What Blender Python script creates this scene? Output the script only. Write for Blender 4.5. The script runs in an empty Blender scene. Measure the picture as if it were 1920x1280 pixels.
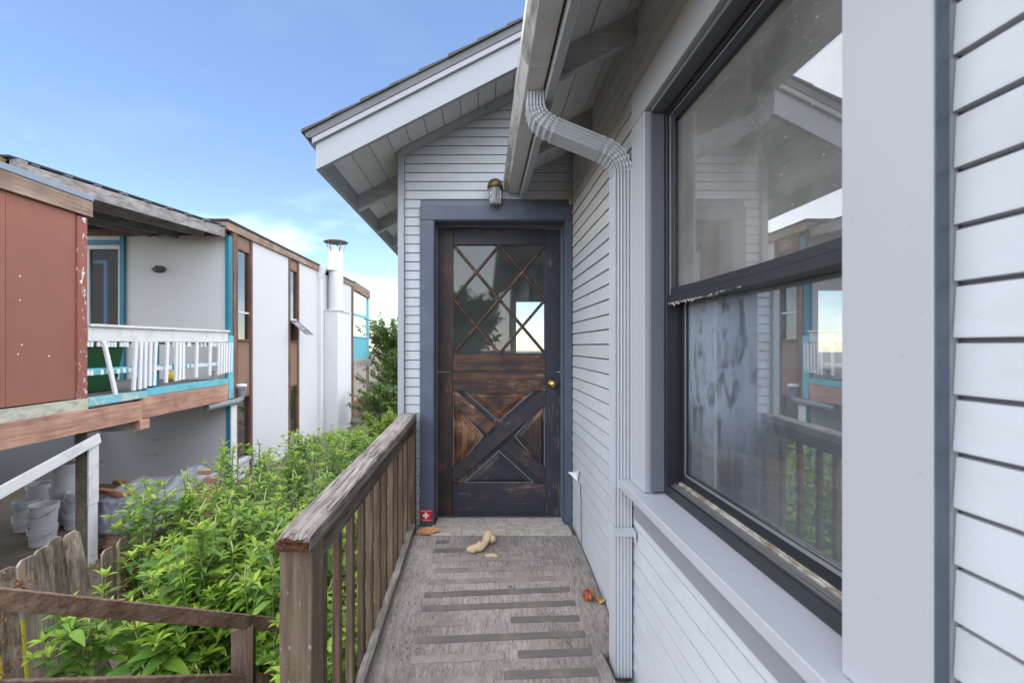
import bpy, bmesh, math, random
from mathutils import Vector, Matrix, noise as mnoise
R = math.radians
rng = random.Random(7)
sc = bpy.context.scene
COL = sc.collection

# ------------------------------------------------------------------ camera, sky, sun, exposure
F = 830.0                      # focal length in pixels of the 1920 px wide photograph
cam = bpy.data.cameras.new('camera')
cam.sensor_width = 36.0
cam.lens = F / 1920 * 36.0
cam.shift_x = (960 - 905) / 1920
cam.shift_y = (648 - 640) / 1920
cam.dof.use_dof = True
cam.dof.focus_distance = 2.9
cam.dof.aperture_fstop = 4.5
cam.clip_start = 0.02
cam.clip_end = 3000
camo = bpy.data.objects.new('camera', cam)
COL.objects.link(camo)
camo.location = (0, 0, 0)
camo.rotation_euler = (R(90), 0, 0)
sc.camera = camo

SUN_EL, SUN_AZ = 75.0, 190.0   # azimuth measured from +Y towards +X
world = bpy.data.worlds.new('World')
sc.world = world
world.use_nodes = True
wn = world.node_tree
for n in list(wn.nodes): wn.nodes.remove(n)
wo = wn.nodes.new('ShaderNodeOutputWorld')
bg = wn.nodes.new('ShaderNodeBackground')
bg.inputs['Strength'].default_value = 0.05
sky = wn.nodes.new('ShaderNodeTexSky')
sky.sky_type = 'NISHITA'
sky.sun_disc = False
sky.sun_elevation = R(SUN_EL)
sky.sun_rotation = R(SUN_AZ)
sky.altitude = 50
sky.air_density = 1.0
sky.dust_density = 0.0
sky.ozone_density = 2.5
tc = wn.nodes.new('ShaderNodeTexCoord')
sep = wn.nodes.new('ShaderNodeSeparateXYZ')
wn.links.new(tc.outputs['Generated'], sep.inputs[0])
mp = wn.nodes.new('ShaderNodeMapping')
mp.inputs['Scale'].default_value = (2.2, 2.2, 6.0)
mp.inputs['Location'].default_value = (0.35, 0.2, 0.1)
wn.links.new(tc.outputs['Generated'], mp.inputs[0])
cn = wn.nodes.new('ShaderNodeTexNoise')
cn.inputs['Scale'].default_value = 1.6
cn.inputs['Detail'].default_value = 7
cn.inputs['Roughness'].default_value = 0.55
wn.links.new(mp.outputs[0], cn.inputs['Vector'])
cr = wn.nodes.new('ShaderNodeValToRGB')
cr.color_ramp.elements[0].position = 0.52
cr.color_ramp.elements[0].color = (0, 0, 0, 1)
cr.color_ramp.elements[1].position = 0.72
cr.color_ramp.elements[1].color = (1, 1, 1, 1)
wn.links.new(cn.outputs['Fac'], cr.inputs[0])
# the cloud bank hangs low over the horizon and thins out upwards
hz = wn.nodes.new('ShaderNodeMapRange')
hz.inputs['From Min'].default_value = 0.0
hz.inputs['From Max'].default_value = 0.34
hz.inputs['To Min'].default_value = 1.0
hz.inputs['To Max'].default_value = 0.02
wn.links.new(sep.outputs['Z'], hz.inputs['Value'])
cm = wn.nodes.new('ShaderNodeMath'); cm.operation = 'MULTIPLY'
wn.links.new(cr.outputs['Color'], cm.inputs[0]); wn.links.new(hz.outputs[0], cm.inputs[1])
cmix = wn.nodes.new('ShaderNodeMixRGB')
cmix.inputs['Color2'].default_value = (9.0, 9.4, 10.0, 1)
wn.links.new(cm.outputs[0], cmix.inputs['Fac'])
wn.links.new(sky.outputs[0], cmix.inputs['Color1'])
wn.links.new(cmix.outputs[0], bg.inputs['Color'])
wn.links.new(bg.outputs[0], wo.inputs['Surface'])

sun = bpy.data.lights.new('sun', 'SUN')
sun.energy = 1.5
sun.angle = R(178)
sun.color = (1.0, 0.965, 0.92)
suno = bpy.data.objects.new('sun', sun)
COL.objects.link(suno)
az, el = R(SUN_AZ), R(SUN_EL)
sd = Vector((math.sin(az) * math.cos(el), math.cos(az) * math.cos(el), math.sin(el)))
suno.rotation_euler = sd.to_track_quat('Z', 'Y').to_euler()

vs = sc.view_settings
vs.view_transform = 'Standard'
vs.look = 'None'
vs.gamma = 1
vs.use_curve_mapping = False
vs.exposure = 2.38
sc.cycles.use_denoising = True
sc.cycles.max_bounces = 8
sc.cycles.transparent_max_bounces = 16
sc.cycles.caustics_reflective = False
sc.cycles.caustics_refractive = False

# ------------------------------------------------------------------ material helpers
class N:
    def __init__(s, name):
        s.m = bpy.data.materials.new(name); s.m.use_nodes = True
        s.t = s.m.node_tree
        s.p = s.t.nodes['Principled BSDF']; s.out = s.t.nodes['Material Output']
        s.tc = s.t.nodes.new('ShaderNodeTexCoord'); s.v = s.tc.outputs['Object']
    def put(s, sock, val):
        if hasattr(val, 'is_linked') or isinstance(val, bpy.types.NodeSocket): s.t.links.new(val, sock)
        elif isinstance(val, (tuple, list)) and len(val) == 3 and sock.type == 'RGBA': sock.default_value = (*val, 1)
        else: sock.default_value = val
    def map(s, scale=(1, 1, 1), loc=(0, 0, 0)):
        n = s.t.nodes.new('ShaderNodeMapping'); s.t.links.new(s.v, n.inputs[0])
        n.inputs['Scale'].default_value = scale; n.inputs['Location'].default_value = loc
        return n.outputs[0]
    def noise(s, scale, detail=4, vs=None, rough=0.55, dist=0.0, rnd=False):
        n = s.t.nodes.new('ShaderNodeTexNoise')
        v = s.map(vs) if vs else s.v
        if rnd:
            a = s.t.nodes.new('ShaderNodeVectorMath'); a.operation = 'ADD'
            o = s.t.nodes.new('ShaderNodeObjectInfo')
            k = s.t.nodes.new('ShaderNodeMath'); k.operation = 'MULTIPLY'; k.inputs[1].default_value = 37.0
            s.t.links.new(o.outputs['Random'], k.inputs[0])
            s.t.links.new(v, a.inputs[0]); s.t.links.new(k.outputs[0], a.inputs[1]); v = a.outputs[0]
        s.t.links.new(v, n.inputs['Vector'])
        n.inputs['Scale'].default_value = scale; n.inputs['Detail'].default_value = detail
        n.inputs['Roughness'].default_value = rough; n.inputs['Distortion'].default_value = dist
        return n.outputs['Fac']
    def ramp(s, fac, *stops):
        n = s.t.nodes.new('ShaderNodeValToRGB'); e = n.color_ramp.elements
        while len(e) < len(stops): e.new(0.5)
        for k, (p, c) in enumerate(stops):
            e[k].position = p
            e[k].color = (c, c, c, 1) if isinstance(c, (int, float)) else (*c, 1)
        s.put(n.inputs[0], fac)
        return n.outputs[0]
    def mix(s, fac, a, b, blend='MIX'):
        n = s.t.nodes.new('ShaderNodeMixRGB'); n.blend_type = blend
        s.put(n.inputs[0], fac); s.put(n.inputs[1], a); s.put(n.inputs[2], b)
        return n.outputs[0]
    def math(s, op, a, b):
        n = s.t.nodes.new('ShaderNodeMath'); n.operation = op
        s.put(n.inputs[0], a); s.put(n.inputs[1], b)
        return n.outputs[0]
    def rand(s, lo, hi):
        o = s.t.nodes.new('ShaderNodeObjectInfo')
        n = s.t.nodes.new('ShaderNodeMapRange')
        n.inputs['To Min'].default_value = lo; n.inputs['To Max'].default_value = hi
        s.t.links.new(o.outputs['Random'], n.inputs['Value'])
        return n.outputs[0]
    def bump(s, h, strength=0.3, dist=0.01):
        n = s.t.nodes.new('ShaderNodeBump')
        n.inputs['Strength'].default_value = strength; n.inputs['Distance'].default_value = dist
        s.put(n.inputs['Height'], h)
        s.t.links.new(n.outputs[0], s.p.inputs['Normal'])
        return n.outputs[0]
    def done(s, col, rough=0.6, metal=0.0, spec=0.5):
        s.put(s.p.inputs['Base Color'], col); s.put(s.p.inputs['Roughness'], rough)
        s.p.inputs['Metallic'].default_value = metal
        s.p.inputs['Specular IOR Level'].default_value = spec
        return s.m

def tone(c, k): return tuple(min(1, x * k) for x in c)

def paint(name, col, rough=0.5, mott=0.10, scale=3.0, bump=0.12, dirt=None, damt=0.5, dscale=5.0, dvs=None, spec=0.4, dlo=0.5, dhi=0.78):
    n = N(name)
    c = n.mix(n.noise(scale, 5, rnd=True), tone(col, 1 - mott), tone(col, 1 + mott))
    c = n.mix(1.0, c, n.ramp(n.rand(0, 1), (0, 0.95), (1, 1.0)), 'MULTIPLY')
    if dirt:
        f = n.ramp(n.noise(dscale, 7, vs=dvs, rnd=True, rough=0.65), (dlo, 0.0), (dhi, damt))
        c = n.mix(f, c, dirt)
    sp = n.ramp(n.noise(85, 2), (0.70, 0.0), (0.76, 0.35))
    c = n.mix(sp, c, tone(col, 0.6))
    n.bump(n.noise(60, 5), bump, 0.003)
    return n.done(c, rough, spec=spec)

def wood(name, dark, mid, light, axis='Y', rough=0.8, scale=1.0, bump=0.5, stain=None, samt=0.5, sscale=4.0, crack=0.0):
    n = N(name)
    k = {'X': (0.05, 1, 1), 'Y': (1, 0.05, 1), 'Z': (1, 1, 0.05)}[axis]
    g = n.noise(38 * scale, 8, vs=k, rough=0.65, dist=0.6, rnd=True)
    g2 = n.noise(140 * scale, 4, vs=k, rough=0.6, rnd=True)
    c = n.ramp(g, (0.28, dark), (0.5, mid), (0.74, light))
    c = n.mix(n.ramp(g2, (0.36, 0.55), (0.5, 0.0)), c, dark)
    big = n.noise(3.5, 4, rnd=True)
    c = n.mix(1.0, c, n.ramp(big, (0.3, 0.72), (0.7, 1.18)), 'MULTIPLY')
    c = n.mix(1.0, c, n.ramp(n.rand(0, 1), (0, 0.8), (1, 1.1)), 'MULTIPLY')
    if stain:
        f = n.ramp(n.noise(sscale, 6, rnd=True, rough=0.6), (0.52, 0.0), (0.72, samt))
        c = n.mix(f, c, stain)
    h = n.mix(0.5, g, g2)
    if crack:
        kk = tuple(x * (0.35 if x < 1 else 1) for x in k)
        q = n.noise(42 * scale, 5, vs=kk, rough=0.5, dist=1.2, rnd=True)
        ck = n.ramp(n.math('ABSOLUTE', n.math('SUBTRACT', q, 0.5), 0), (0.0, 1.0), (0.055, 0.0))
        ck = n.math('MULTIPLY', ck, n.ramp(n.noise(6, 4, rnd=True), (0.42, 0.0), (0.55, crack)))
        c = n.mix(ck, c, tone(dark, 0.35))
        h = n.math('SUBTRACT', h, ck)
    n.bump(h, bump, 0.006)
    return n.done(c, rough, spec=0.25)

def plain(name, col, rough=0.5, metal=0.0, bump=0.05, mott=0.1):
    n = N(name)
    c = n.mix(n.noise(14, 4), tone(col, 1 - mott), tone(col, 1 + mott))
    n.bump(n.noise(90, 3), bump, 0.002)
    return n.done(c, rough, metal)

def glass(name, base, gain, tint=(0.9, 0.93, 0.93), film=(0.5, 0.5, 0.48), famt=0.1, fscale=3.0, fvs=None, spots=0.5, low=None):
    n = N(name); t = n.t
    t.nodes.remove(n.p)
    tr = t.nodes.new('ShaderNodeBsdfTransparent'); tr.inputs[0].default_value = (*tint, 1)
    gl = t.nodes.new('ShaderNodeBsdfGlossy'); gl.inputs['Roughness'].default_value = 0.0
    fr = t.nodes.new('ShaderNodeFresnel'); ge = t.nodes.new('ShaderNodeNewGeometry')
    io = t.nodes.new('ShaderNodeMapRange'); io.inputs['To Min'].default_value = 1.5; io.inputs['To Max'].default_value = 1 / 1.5
    t.links.new(ge.outputs['Backfacing'], io.inputs['Value']); t.links.new(io.outputs[0], fr.inputs['IOR'])
    f = n.math('MULTIPLY', fr.outputs[0], gain); f = n.math('ADD', f, base)
    f = n.math('MINIMUM', f, 0.95)
    m1 = t.nodes.new('ShaderNodeMixShader')
    t.links.new(f, m1.inputs[0]); t.links.new(tr.outputs[0], m1.inputs[1]); t.links.new(gl.outputs[0], m1.inputs[2])
    df = t.nodes.new('ShaderNodeBsdfDiffuse'); df.inputs[0].default_value = (*film, 1)
    a = n.ramp(n.noise(fscale, 7, vs=fvs, rough=0.68), (0.36, famt * 0.3), (0.72, famt))
    b = n.ramp(n.noise(95, 2), (0.70, 0.0), (0.74, spots))
    c = n.math('MAXIMUM', a, b)
    if low: c = low(n, c)
    m2 = t.nodes.new('ShaderNodeMixShader')
    t.links.new(c, m2.inputs[0]); t.links.new(m1.outputs[0], m2.inputs[1]); t.links.new(df.outputs[0], m2.inputs[2])
    t.links.new(m2.outputs[0], n.out.inputs['Surface'])
    return n.m

# ------------------------------------------------------------------ materials
SID = (0.515, 0.543, 0.572)
m_siding = paint('siding_paint', SID, 0.5, 0.06, 2.5, 0.16, dirt=(0.36, 0.37, 0.37), damt=0.42, dscale=4, dvs=(1.5, 1.5, 3), dlo=0.5, dhi=0.8)
m_siding_grimy = paint('grimy_siding_paint', (0.58, 0.575, 0.56), 0.55, 0.08, 2.5, 0.12, dirt=(0.30, 0.27, 0.20), damt=0.5, dscale=2.5, dvs=(3, 1, 6))
m_trim = paint('light_trim_paint', (0.375, 0.395, 0.42), 0.48, 0.05, 2.0, 0.10, dirt=(0.36, 0.36, 0.35), damt=0.25)
m_lav = paint('window_casing_paint', (0.405, 0.418, 0.448), 0.42, 0.05, 1.5, 0.08, dirt=(0.40, 0.41, 0.43), damt=0.7, dscale=9, dlo=0.54, dhi=0.75)
m_slate = paint('slate_blue_paint', (0.082, 0.102, 0.140), 0.42, 0.12, 3.0, 0.10, dirt=(0.20, 0.23, 0.27), damt=0.3, dscale=6)
m_jamb = paint('jamb_paint', (0.14, 0.155, 0.19), 0.42, 0.08, 3.0, 0.08)
m_soffit = paint('soffit_paint', (0.66, 0.665, 0.68), 0.6, 0.07, 4.0, 0.15, dirt=(0.30, 0.29, 0.28), damt=0.3)
m_rafter = wood('rafter_painted_wood', (0.34, 0.345, 0.36), (0.50, 0.505, 0.52), (0.60, 0.605, 0.62), 'X', 0.6, 0.6, 0.5)
m_white = paint('downspout_paint', (0.50, 0.525, 0.565), 0.32, 0.04, 3.0, 0.05, dirt=(0.42, 0.42, 0.40), damt=0.4, dscale=8)
m_gut = paint('stained_gutter_paint', (0.60, 0.60, 0.58), 0.35, 0.08, 3.0, 0.06, dirt=(0.13, 0.11, 0.08), damt=0.95, dscale=9, dvs=(1, 0.3, 1), dlo=0.40, dhi=0.60)
m_guf = paint('gutter_underside_paint', (0.60, 0.60, 0.60), 0.45, 0.08, 3.0, 0.06, dirt=(0.30, 0.29, 0.26), damt=0.5, dscale=5)
m_shing = paint('asphalt_shingle', (0.105, 0.100, 0.098), 0.95, 0.3, 30, 0.8)
m_drip = paint('drip_edge_paint', (0.15, 0.146, 0.152), 0.6, 0.1, 6, 0.1)
m_apron = paint('apron_paint', (0.245, 0.26, 0.295), 0.45, 0.06, 3.0, 0.08)
m_black = plain('black_aluminium', (0.018, 0.020, 0.026), 0.38, 0.0, 0.05)
m_alu = plain('bare_aluminium', (0.50, 0.50, 0.50), 0.38, 0.8, 0.05)
nt = N('dirty_sill_track')
m_track = (nt.bump(nt.noise(160, 4), 0.4, 0.003), nt.done(nt.mix(nt.ramp(nt.noise(30, 6), (0.4, 0.0), (0.62, 1.0)), (0.50, 0.47, 0.42), (0.22, 0.18, 0.12)), 0.8))[1]

def lower_film(n, c):
    # dried condensation film on the lower pane with clear smears in it, thick at the far edge
    sx = n.t.nodes.new('ShaderNodeSeparateXYZ'); n.t.links.new(n.v, sx.inputs[0])
    far = n.t.nodes.new('ShaderNodeMapRange'); far.inputs['From Min'].default_value = 0.95 - 3.0; far.inputs['From Max'].default_value = 1.32 - 3.0
    n.t.links.new(sx.outputs['Y'], far.inputs['Value'])
    up = n.t.nodes.new('ShaderNodeMapRange'); up.inputs['From Min'].default_value = -0.40 + 2.75; up.inputs['From Max'].default_value = -0.15 + 2.75
    n.t.links.new(sx.outputs['Z'], up.inputs['Value'])
    w = n.math('MULTIPLY', far.outputs[0], up.outputs[0])
    sm = n.ramp(n.noise(15, 4, vs=(1, 1.6, 0.8), dist=0.5), (0.36, 0.14), (0.50, 0.48))
    return n.math('MAXIMUM', c, n.math('MULTIPLY', w, sm))
m_pane_up = glass('upper_window_glass', 0.11, 1.9, (0.86, 0.87, 0.86), (0.50, 0.49, 0.46), 0.36, 2.2, None, 0.6)
m_pane_lo = glass('lower_window_glass', 0.19, 2.0, (0.92, 0.94, 0.94), (0.34, 0.40, 0.48), 0.16, 3.5, None, 0.25, lower_film)
m_pane_door = glass('door_glass', 0.012, 0.8, (0.85, 0.88, 0.86), (0.4, 0.4, 0.4), 0.05, 6, None, 0.15)
m_pane_hall = glass('hall_door_glass', 0.0, 0.25, (0.8, 0.8, 0.8), (0.4, 0.4, 0.4), 0.0, 6, None, 0.0)
m_pane_far = glass('far_window_glass', 0.18, 1.8, (0.5, 0.53, 0.55), (0.4, 0.4, 0.4), 0.04, 6, None, 0.0)

def doorwood(name, axis, base, worn, hot, amt, lo=0.5, k=1.0):
    n = N(name)
    v = {'X': (0.06, 1, 1), 'Z': (1, 1, 0.06), 'D': (0.2, 1, 0.35)}[axis]
    g = n.noise(34, 8, vs=v, rough=0.68, dist=0.5, rnd=True)
    f = n.noise(150, 4, vs=v, rough=0.6, rnd=True)
    c = n.mix(n.noise(5, 4, rnd=True), tone(base, 0.7), tone(base, 1.5))
    patch = n.noise(3.2 * k, 5, rnd=True, rough=0.6)
    mk = n.ramp(n.mix(0.5, patch, g), (lo - 0.04, 0.0), (lo + 0.10, amt))
    c = n.mix(mk, c, n.ramp(g, (0.35, worn), (0.7, hot)))
    sc_ = n.ramp(n.mix(0.55, f, patch), (0.565, 0.0), (0.61, min(1, amt)))
    c = n.mix(sc_, c, (0.30, 0.21, 0.15))
    n.bump(n.mix(0.4, g, f), 0.35, 0.004)
    return n.done(c, 0.5, spec=0.35)
NAVY = (0.030, 0.030, 0.042)
d_stile = doorwood('door_stained_stile', 'Z', (0.036, 0.027, 0.028), (0.075, 0.042, 0.030), (0.14, 0.062, 0.032), 0.75, 0.50)
d_dark = doorwood('door_dark_wood', 'Z', (0.034, 0.036, 0.050), (0.07, 0.05, 0.045), (0.09, 0.06, 0.05), 0.5, 0.58)
d_rail = doorwood('door_dark_rail', 'X', NAVY, (0.06, 0.042, 0.04), (0.11, 0.07, 0.05), 0.6, 0.54)
d_worn = doorwood('door_worn_rail', 'X', (0.036, 0.028, 0.028), (0.075, 0.036, 0.024), (0.19, 0.085, 0.05), 0.95, 0.485, 1.5)
d_hot = doorwood('door_bare_panel', 'Z', (0.05, 0.03, 0.02), (0.17, 0.070, 0.022), (0.34, 0.145, 0.05), 1.0, 0.475, 1.8)
d_brn = doorwood('door_brown_panel', 'X', (0.04, 0.026, 0.022), (0.11, 0.045, 0.026), (0.25, 0.11, 0.055), 1.0, 0.48, 1.6)
d_diag = doorwood('door_brace_wood', 'D', (0.036, 0.032, 0.040), (0.06, 0.042, 0.038), (0.12, 0.07, 0.05), 0.7, 0.52)
d_diagw = doorwood('door_worn_brace', 'D', (0.045, 0.030, 0.028), (0.10, 0.05, 0.035), (0.20, 0.105, 0.065), 0.95, 0.45)
d_munt = doorwood('door_muntin_wood', 'D', (0.05, 0.036, 0.036), (0.10, 0.052, 0.036), (0.21, 0.10, 0.06), 0.9, 0.48)
m_bead = plain('pale_bead', (0.20, 0.19, 0.20), 0.5)
m_brass = plain('brass', (0.46, 0.33, 0.10), 0.28, 1.0, 0.05)
m_bronze = plain('old_bronze', (0.17, 0.115, 0.055), 0.5, 0.7, 0.3, 0.4)

def deckmat():
    n = N('weathered_plywood')
    k = (1, 0.07, 1)
    g = n.noise(85, 8, vs=k, rough=0.75, dist=0.2)
    g2 = n.noise(320, 4, vs=k, rough=0.6)
    wv = n.noise(7, 6, vs=(1.0, 0.20, 1), rough=0.55, dist=1.8)
    band = n.math('PINGPONG', n.math('MULTIPLY', wv, 9.0), 0.5)
    c = n.ramp(g, (0.30, (0.19, 0.155, 0.132)), (0.5, (0.375, 0.325, 0.290)), (0.70, (0.51, 0.455, 0.41)))
    c = n.mix(n.ramp(band, (0.0, 0.0), (0.5, 0.35)), c, (0.23, 0.18, 0.155))
    c = n.mix(n.ramp(g2, (0.34, 0.8), (0.47, 0.0)), c, (0.085, 0.075, 0.072))
    big = n.noise(2.2, 5, rough=0.6)
    c = n.mix(1.0, c, n.ramp(big, (0.32, 0.62), (0.66, 1.15)), 'MULTIPLY')
    pale = n.ramp(n.noise(3.1, 5, vs=(1, 0.7, 1)), (0.55, 0.0), (0.72, 0.35))
    c = n.mix(pale, c, (0.46, 0.41, 0.37))
    crumb = n.ramp(n.noise(120, 2), (0.72, 0.0), (0.745, 0.8))
    c = n.mix(crumb, c, (0.045, 0.038, 0.032))
    crumb2 = n.ramp(n.noise(90, 2, vs=(1.1, 1, 1)), (0.735, 0.0), (0.755, 0.6))
    c = n.mix(crumb2, c, (0.5, 0.47, 0.42))
    n.bump(n.mix(0.5, g, g2), 0.55, 0.005)
    return n.done(c, 0.85, spec=0.25)
m_deck = deckmat()
nt = N('worn_grip_strip')
m_strip = (nt.bump(nt.noise(260, 3), 0.5, 0.003),
           nt.done(nt.mix(nt.ramp(nt.noise(6, 6, rough=0.7), (0.45, 0.0), (0.75, 0.65)), (0.150, 0.128, 0.112), (0.29, 0.245, 0.21)), 0.9))[1]
nt = N('faded_grip_strip')
m_strip2 = (nt.bump(nt.noise(260, 3), 0.5, 0.003),
            nt.done(nt.mix(nt.ramp(nt.noise(8, 6, rough=0.7), (0.4, 0.0), (0.6, 0.9)), (0.235, 0.20, 0.175), (0.34, 0.29, 0.255)), 0.9))[1]
def tilemat():
    n = N('marbled_tile')
    a = n.noise(7, 8, vs=(0.6, 1.6, 1), rough=0.6, dist=2.0, rnd=True)
    c = n.ramp(a, (0.3, (0.33, 0.27, 0.225)), (0.46, (0.60, 0.53, 0.46)), (0.5, (0.36, 0.30, 0.25)), (0.55, (0.62, 0.56, 0.50)), (0.75, (0.50, 0.43, 0.37)))
    c = n.mix(n.ramp(n.noise(60, 3), (0.66, 0.0), (0.72, 0.6)), c, (0.12, 0.10, 0.08))
    return n.done(c, 0.5)
m_tile = tilemat()
GD, GM, GL = (0.10, 0.085, 0.075), (0.26, 0.235, 0.215), (0.42, 0.395, 0.37)
m_cap = wood('grey_weathered_cap', (0.15, 0.117, 0.096), (0.36, 0.312, 0.275), (0.47, 0.42, 0.375), 'Y', 0.85, 1.3, 0.4, crack=0.95)
m_capside = wood('brown_weathered_rail', (0.08, 0.060, 0.048), (0.175, 0.138, 0.112), (0.27, 0.225, 0.19), 'Y', 0.85, 1.0, 0.7, crack=0.7)
m_balu = wood('brown_baluster_wood', (0.070, 0.043, 0.029), (0.150, 0.096, 0.066), (0.235, 0.165, 0.125), 'Z', 0.8, 1.0, 0.5)
m_post = wood('mottled_post_wood', (0.055, 0.044, 0.034), (0.12, 0.092, 0.068), (0.20, 0.165, 0.13), 'Z', 0.85, 0.9, 0.7, stain=(0.085, 0.10, 0.035), samt=0.6, sscale=6)
nt = N('lichen_spotted_post')
_g = nt.noise(38, 8, vs=(1, 1, 0.07), rough=0.65, dist=0.5)
_c = nt.ramp(_g, (0.28, (0.050, 0.035, 0.024)), (0.5, (0.135, 0.092, 0.062)), (0.74, (0.23, 0.168, 0.120)))
_c = nt.mix(nt.ramp(nt.noise(7, 5), (0.52, 0.0), (0.68, 0.6)), _c, (0.10, 0.115, 0.035))
_c = nt.mix(nt.ramp(nt.noise(55, 4, vs=(1, 1, 0.6)), (0.66, 0.0), (0.70, 0.75)), _c, (0.36, 0.37, 0.32))
nt.bump(_g, 0.7, 0.006)
m_post = nt.done(_c, 0.85)
m_curb = wood('pale_curb_wood', (0.14, 0.12, 0.10), (0.30, 0.27, 0.235), (0.44, 0.41, 0.37), 'Y', 0.85, 0.9, 0.6)
m_rot = wood('rotten_end_grain', (0.035, 0.014, 0.007), (0.105, 0.045, 0.022), (0.24, 0.12, 0.06), 'X', 0.95, 1.4, 1.0)
m_low = wood('red_brown_rail_wood', (0.095, 0.056, 0.038), (0.205, 0.128, 0.090), (0.31, 0.21, 0.155), 'Y', 0.75, 0.9, 0.4, crack=0.5)
m_lowz = wood('red_brown_post_wood', (0.075, 0.046, 0.036), (0.155, 0.100, 0.078), (0.24, 0.165, 0.135), 'Z', 0.75, 0.9, 0.5)
m_fence = wood('silver_fence_board', (0.15, 0.110, 0.082), (0.35, 0.28, 0.225), (0.51, 0.435, 0.365), 'Z', 0.9, 0.8, 0.7, stain=(0.13, 0.09, 0.065), samt=0.8, sscale=3, crack=0.6)
m_lichen = plain('yellow_lichen', (0.46, 0.42, 0.02), 0.9, 0, 0.4, 0.4)
m_deadleaf = plain('dry_curled_leaf', (0.24, 0.115, 0.045), 0.8, 0, 0.3, 0.5)
# neighbour
m_stucco = paint('white_panel_paint', (0.58, 0.58, 0.585), 0.7, 0.04, 1.2, 0.2, dirt=(0.50, 0.50, 0.50), damt=0.35, dscale=1.2, dvs=(1, 1, 0.4))
m_store = paint('dim_grey_wall', (0.22, 0.22, 0.235), 0.8, 0.1, 2, 0.2)  # darker grey puts the deep store's shade into its wall colour
m_low_wall = paint('stained_white_wall', (0.60, 0.60, 0.62), 0.8, 0.05, 1.2, 0.2, dirt=(0.17, 0.16, 0.15), damt=0.8, dscale=2.2, dvs=(0.6, 0.6, 4.0), dlo=0.62, dhi=0.70)
m_red = paint('red_brown_panel_paint', (0.275, 0.110, 0.074), 0.75, 0.14, 1.5, 0.15, dirt=(0.23, 0.085, 0.065), damt=0.6, dscale=3, dvs=(3, 3, 0.5))
nt = N('peeling_red_paint')
_f = nt.ramp(nt.noise(16, 6, vs=(1, 1, 0.6), rough=0.7), (0.59, 0.0), (0.61, 1.0))
m_peel = (nt.bump(_f, 0.4, 0.004), nt.done(nt.mix(_f, (0.27, 0.09, 0.065), (0.66, 0.62, 0.58)), 0.8))[1]
nt = N('peeling_teal_paint')
_f = nt.ramp(nt.noise(7, 6, rough=0.7), (0.50, 0.0), (0.55, 1.0))
m_tealpeel = (nt.bump(_f, 0.3, 0.004), nt.done(nt.mix(_f, (0.18, 0.46, 0.52), (0.52, 0.52, 0.42)), 0.7))[1]
m_cream = paint('peeling_cream_paint', (0.50, 0.48, 0.38), 0.8, 0.1, 2, 0.2, dirt=(0.10, 0.09, 0.07), damt=0.9, dscale=5, dvs=(1, 1, 3))
m_teal = paint('teal_paint', (0.010, 0.17, 0.235), 0.55, 0.1, 2, 0.05)
m_aqua = paint('light_aqua_paint', (0.14, 0.46, 0.53), 0.55, 0.12, 3, 0.1, dirt=(0.07, 0.10, 0.10), damt=0.5, dscale=6)
m_blue = paint('bright_blue_paint', (0.02, 0.22, 0.55), 0.5, 0.05, 2, 0.05)
m_browntrim = wood('brown_trim_wood', (0.12, 0.062, 0.042), (0.20, 0.105, 0.070), (0.27, 0.16, 0.115), 'Z', 0.75, 0.7, 0.3)
m_brownpan = paint('brown_panel_paint', (0.23, 0.135, 0.095), 0.75, 0.12, 2, 0.15)
m_beam = wood('pinkish_beam_wood', (0.30, 0.15, 0.105), (0.50, 0.28, 0.20), (0.60, 0.37, 0.28), 'Y', 0.75, 0.5, 0.3)
m_fasc = wood('tan_fascia_wood', (0.17, 0.11, 0.08), (0.33, 0.23, 0.175), (0.44, 0.34, 0.27), 'Y', 0.8, 0.5, 0.3)
m_flash = plain('roof_flashing', (0.20, 0.24, 0.30), 0.5, 0.3, 0.05)
m_tar = plain('tar_roof_edge', (0.035, 0.035, 0.04), 0.9, 0, 0.3)
m_grey = wood('grey_pergola_wood', (0.14, 0.125, 0.12), (0.31, 0.285, 0.27), (0.43, 0.41, 0.39), 'Y', 0.85, 0.5, 0.5)
m_greyd = wood('dark_grey_wood', (0.10, 0.095, 0.095), (0.20, 0.19, 0.185), (0.28, 0.27, 0.26), 'Y', 0.85, 0.5, 0.5)
m_whitewood = paint('chalky_white_paint', (0.68, 0.67, 0.66), 0.75, 0.06, 2, 0.2, dirt=(0.40, 0.37, 0.34), damt=0.7, dscale=6)
m_slat = paint('white_slat_paint', (0.74, 0.74, 0.75), 0.6, 0.04, 3, 0.1)
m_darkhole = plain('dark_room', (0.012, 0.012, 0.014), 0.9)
m_int = plain('interior_plaster', (0.27, 0.285, 0.31), 0.9)
m_intfl = wood('interior_floor_wood', (0.36, 0.31, 0.26), (0.58, 0.54, 0.48), (0.66, 0.62, 0.56), 'Y', 0.5, 0.5, 0.2)
m_conc = plain('dark_concrete', (0.045, 0.044, 0.044), 0.9, 0, 0.4, 0.3)
m_bucket = paint('grey_white_bucket_plastic', (0.60, 0.61, 0.63), 0.45, 0.05, 3, 0.05, dirt=(0.40, 0.38, 0.36), damt=0.5)
m_steel = plain('thin_steel', (0.35, 0.35, 0.35), 0.4, 0.9)
m_green = paint('green_bin_plastic', (0.018, 0.105, 0.030), 0.5, 0.15, 3, 0.05)
m_rubber = plain('grey_rubber', (0.06, 0.06, 0.07), 0.8)
m_yellow = plain('yellow_plastic', (0.75, 0.55, 0.02), 0.45)
m_film = plain('grey_plastic_sheet', (0.19, 0.20, 0.23), 0.28, 0, 0.25, 0.25)
m_brick = paint('tan_brick', (0.34, 0.20, 0.125), 0.9, 0.2, 8, 0.5)
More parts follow.
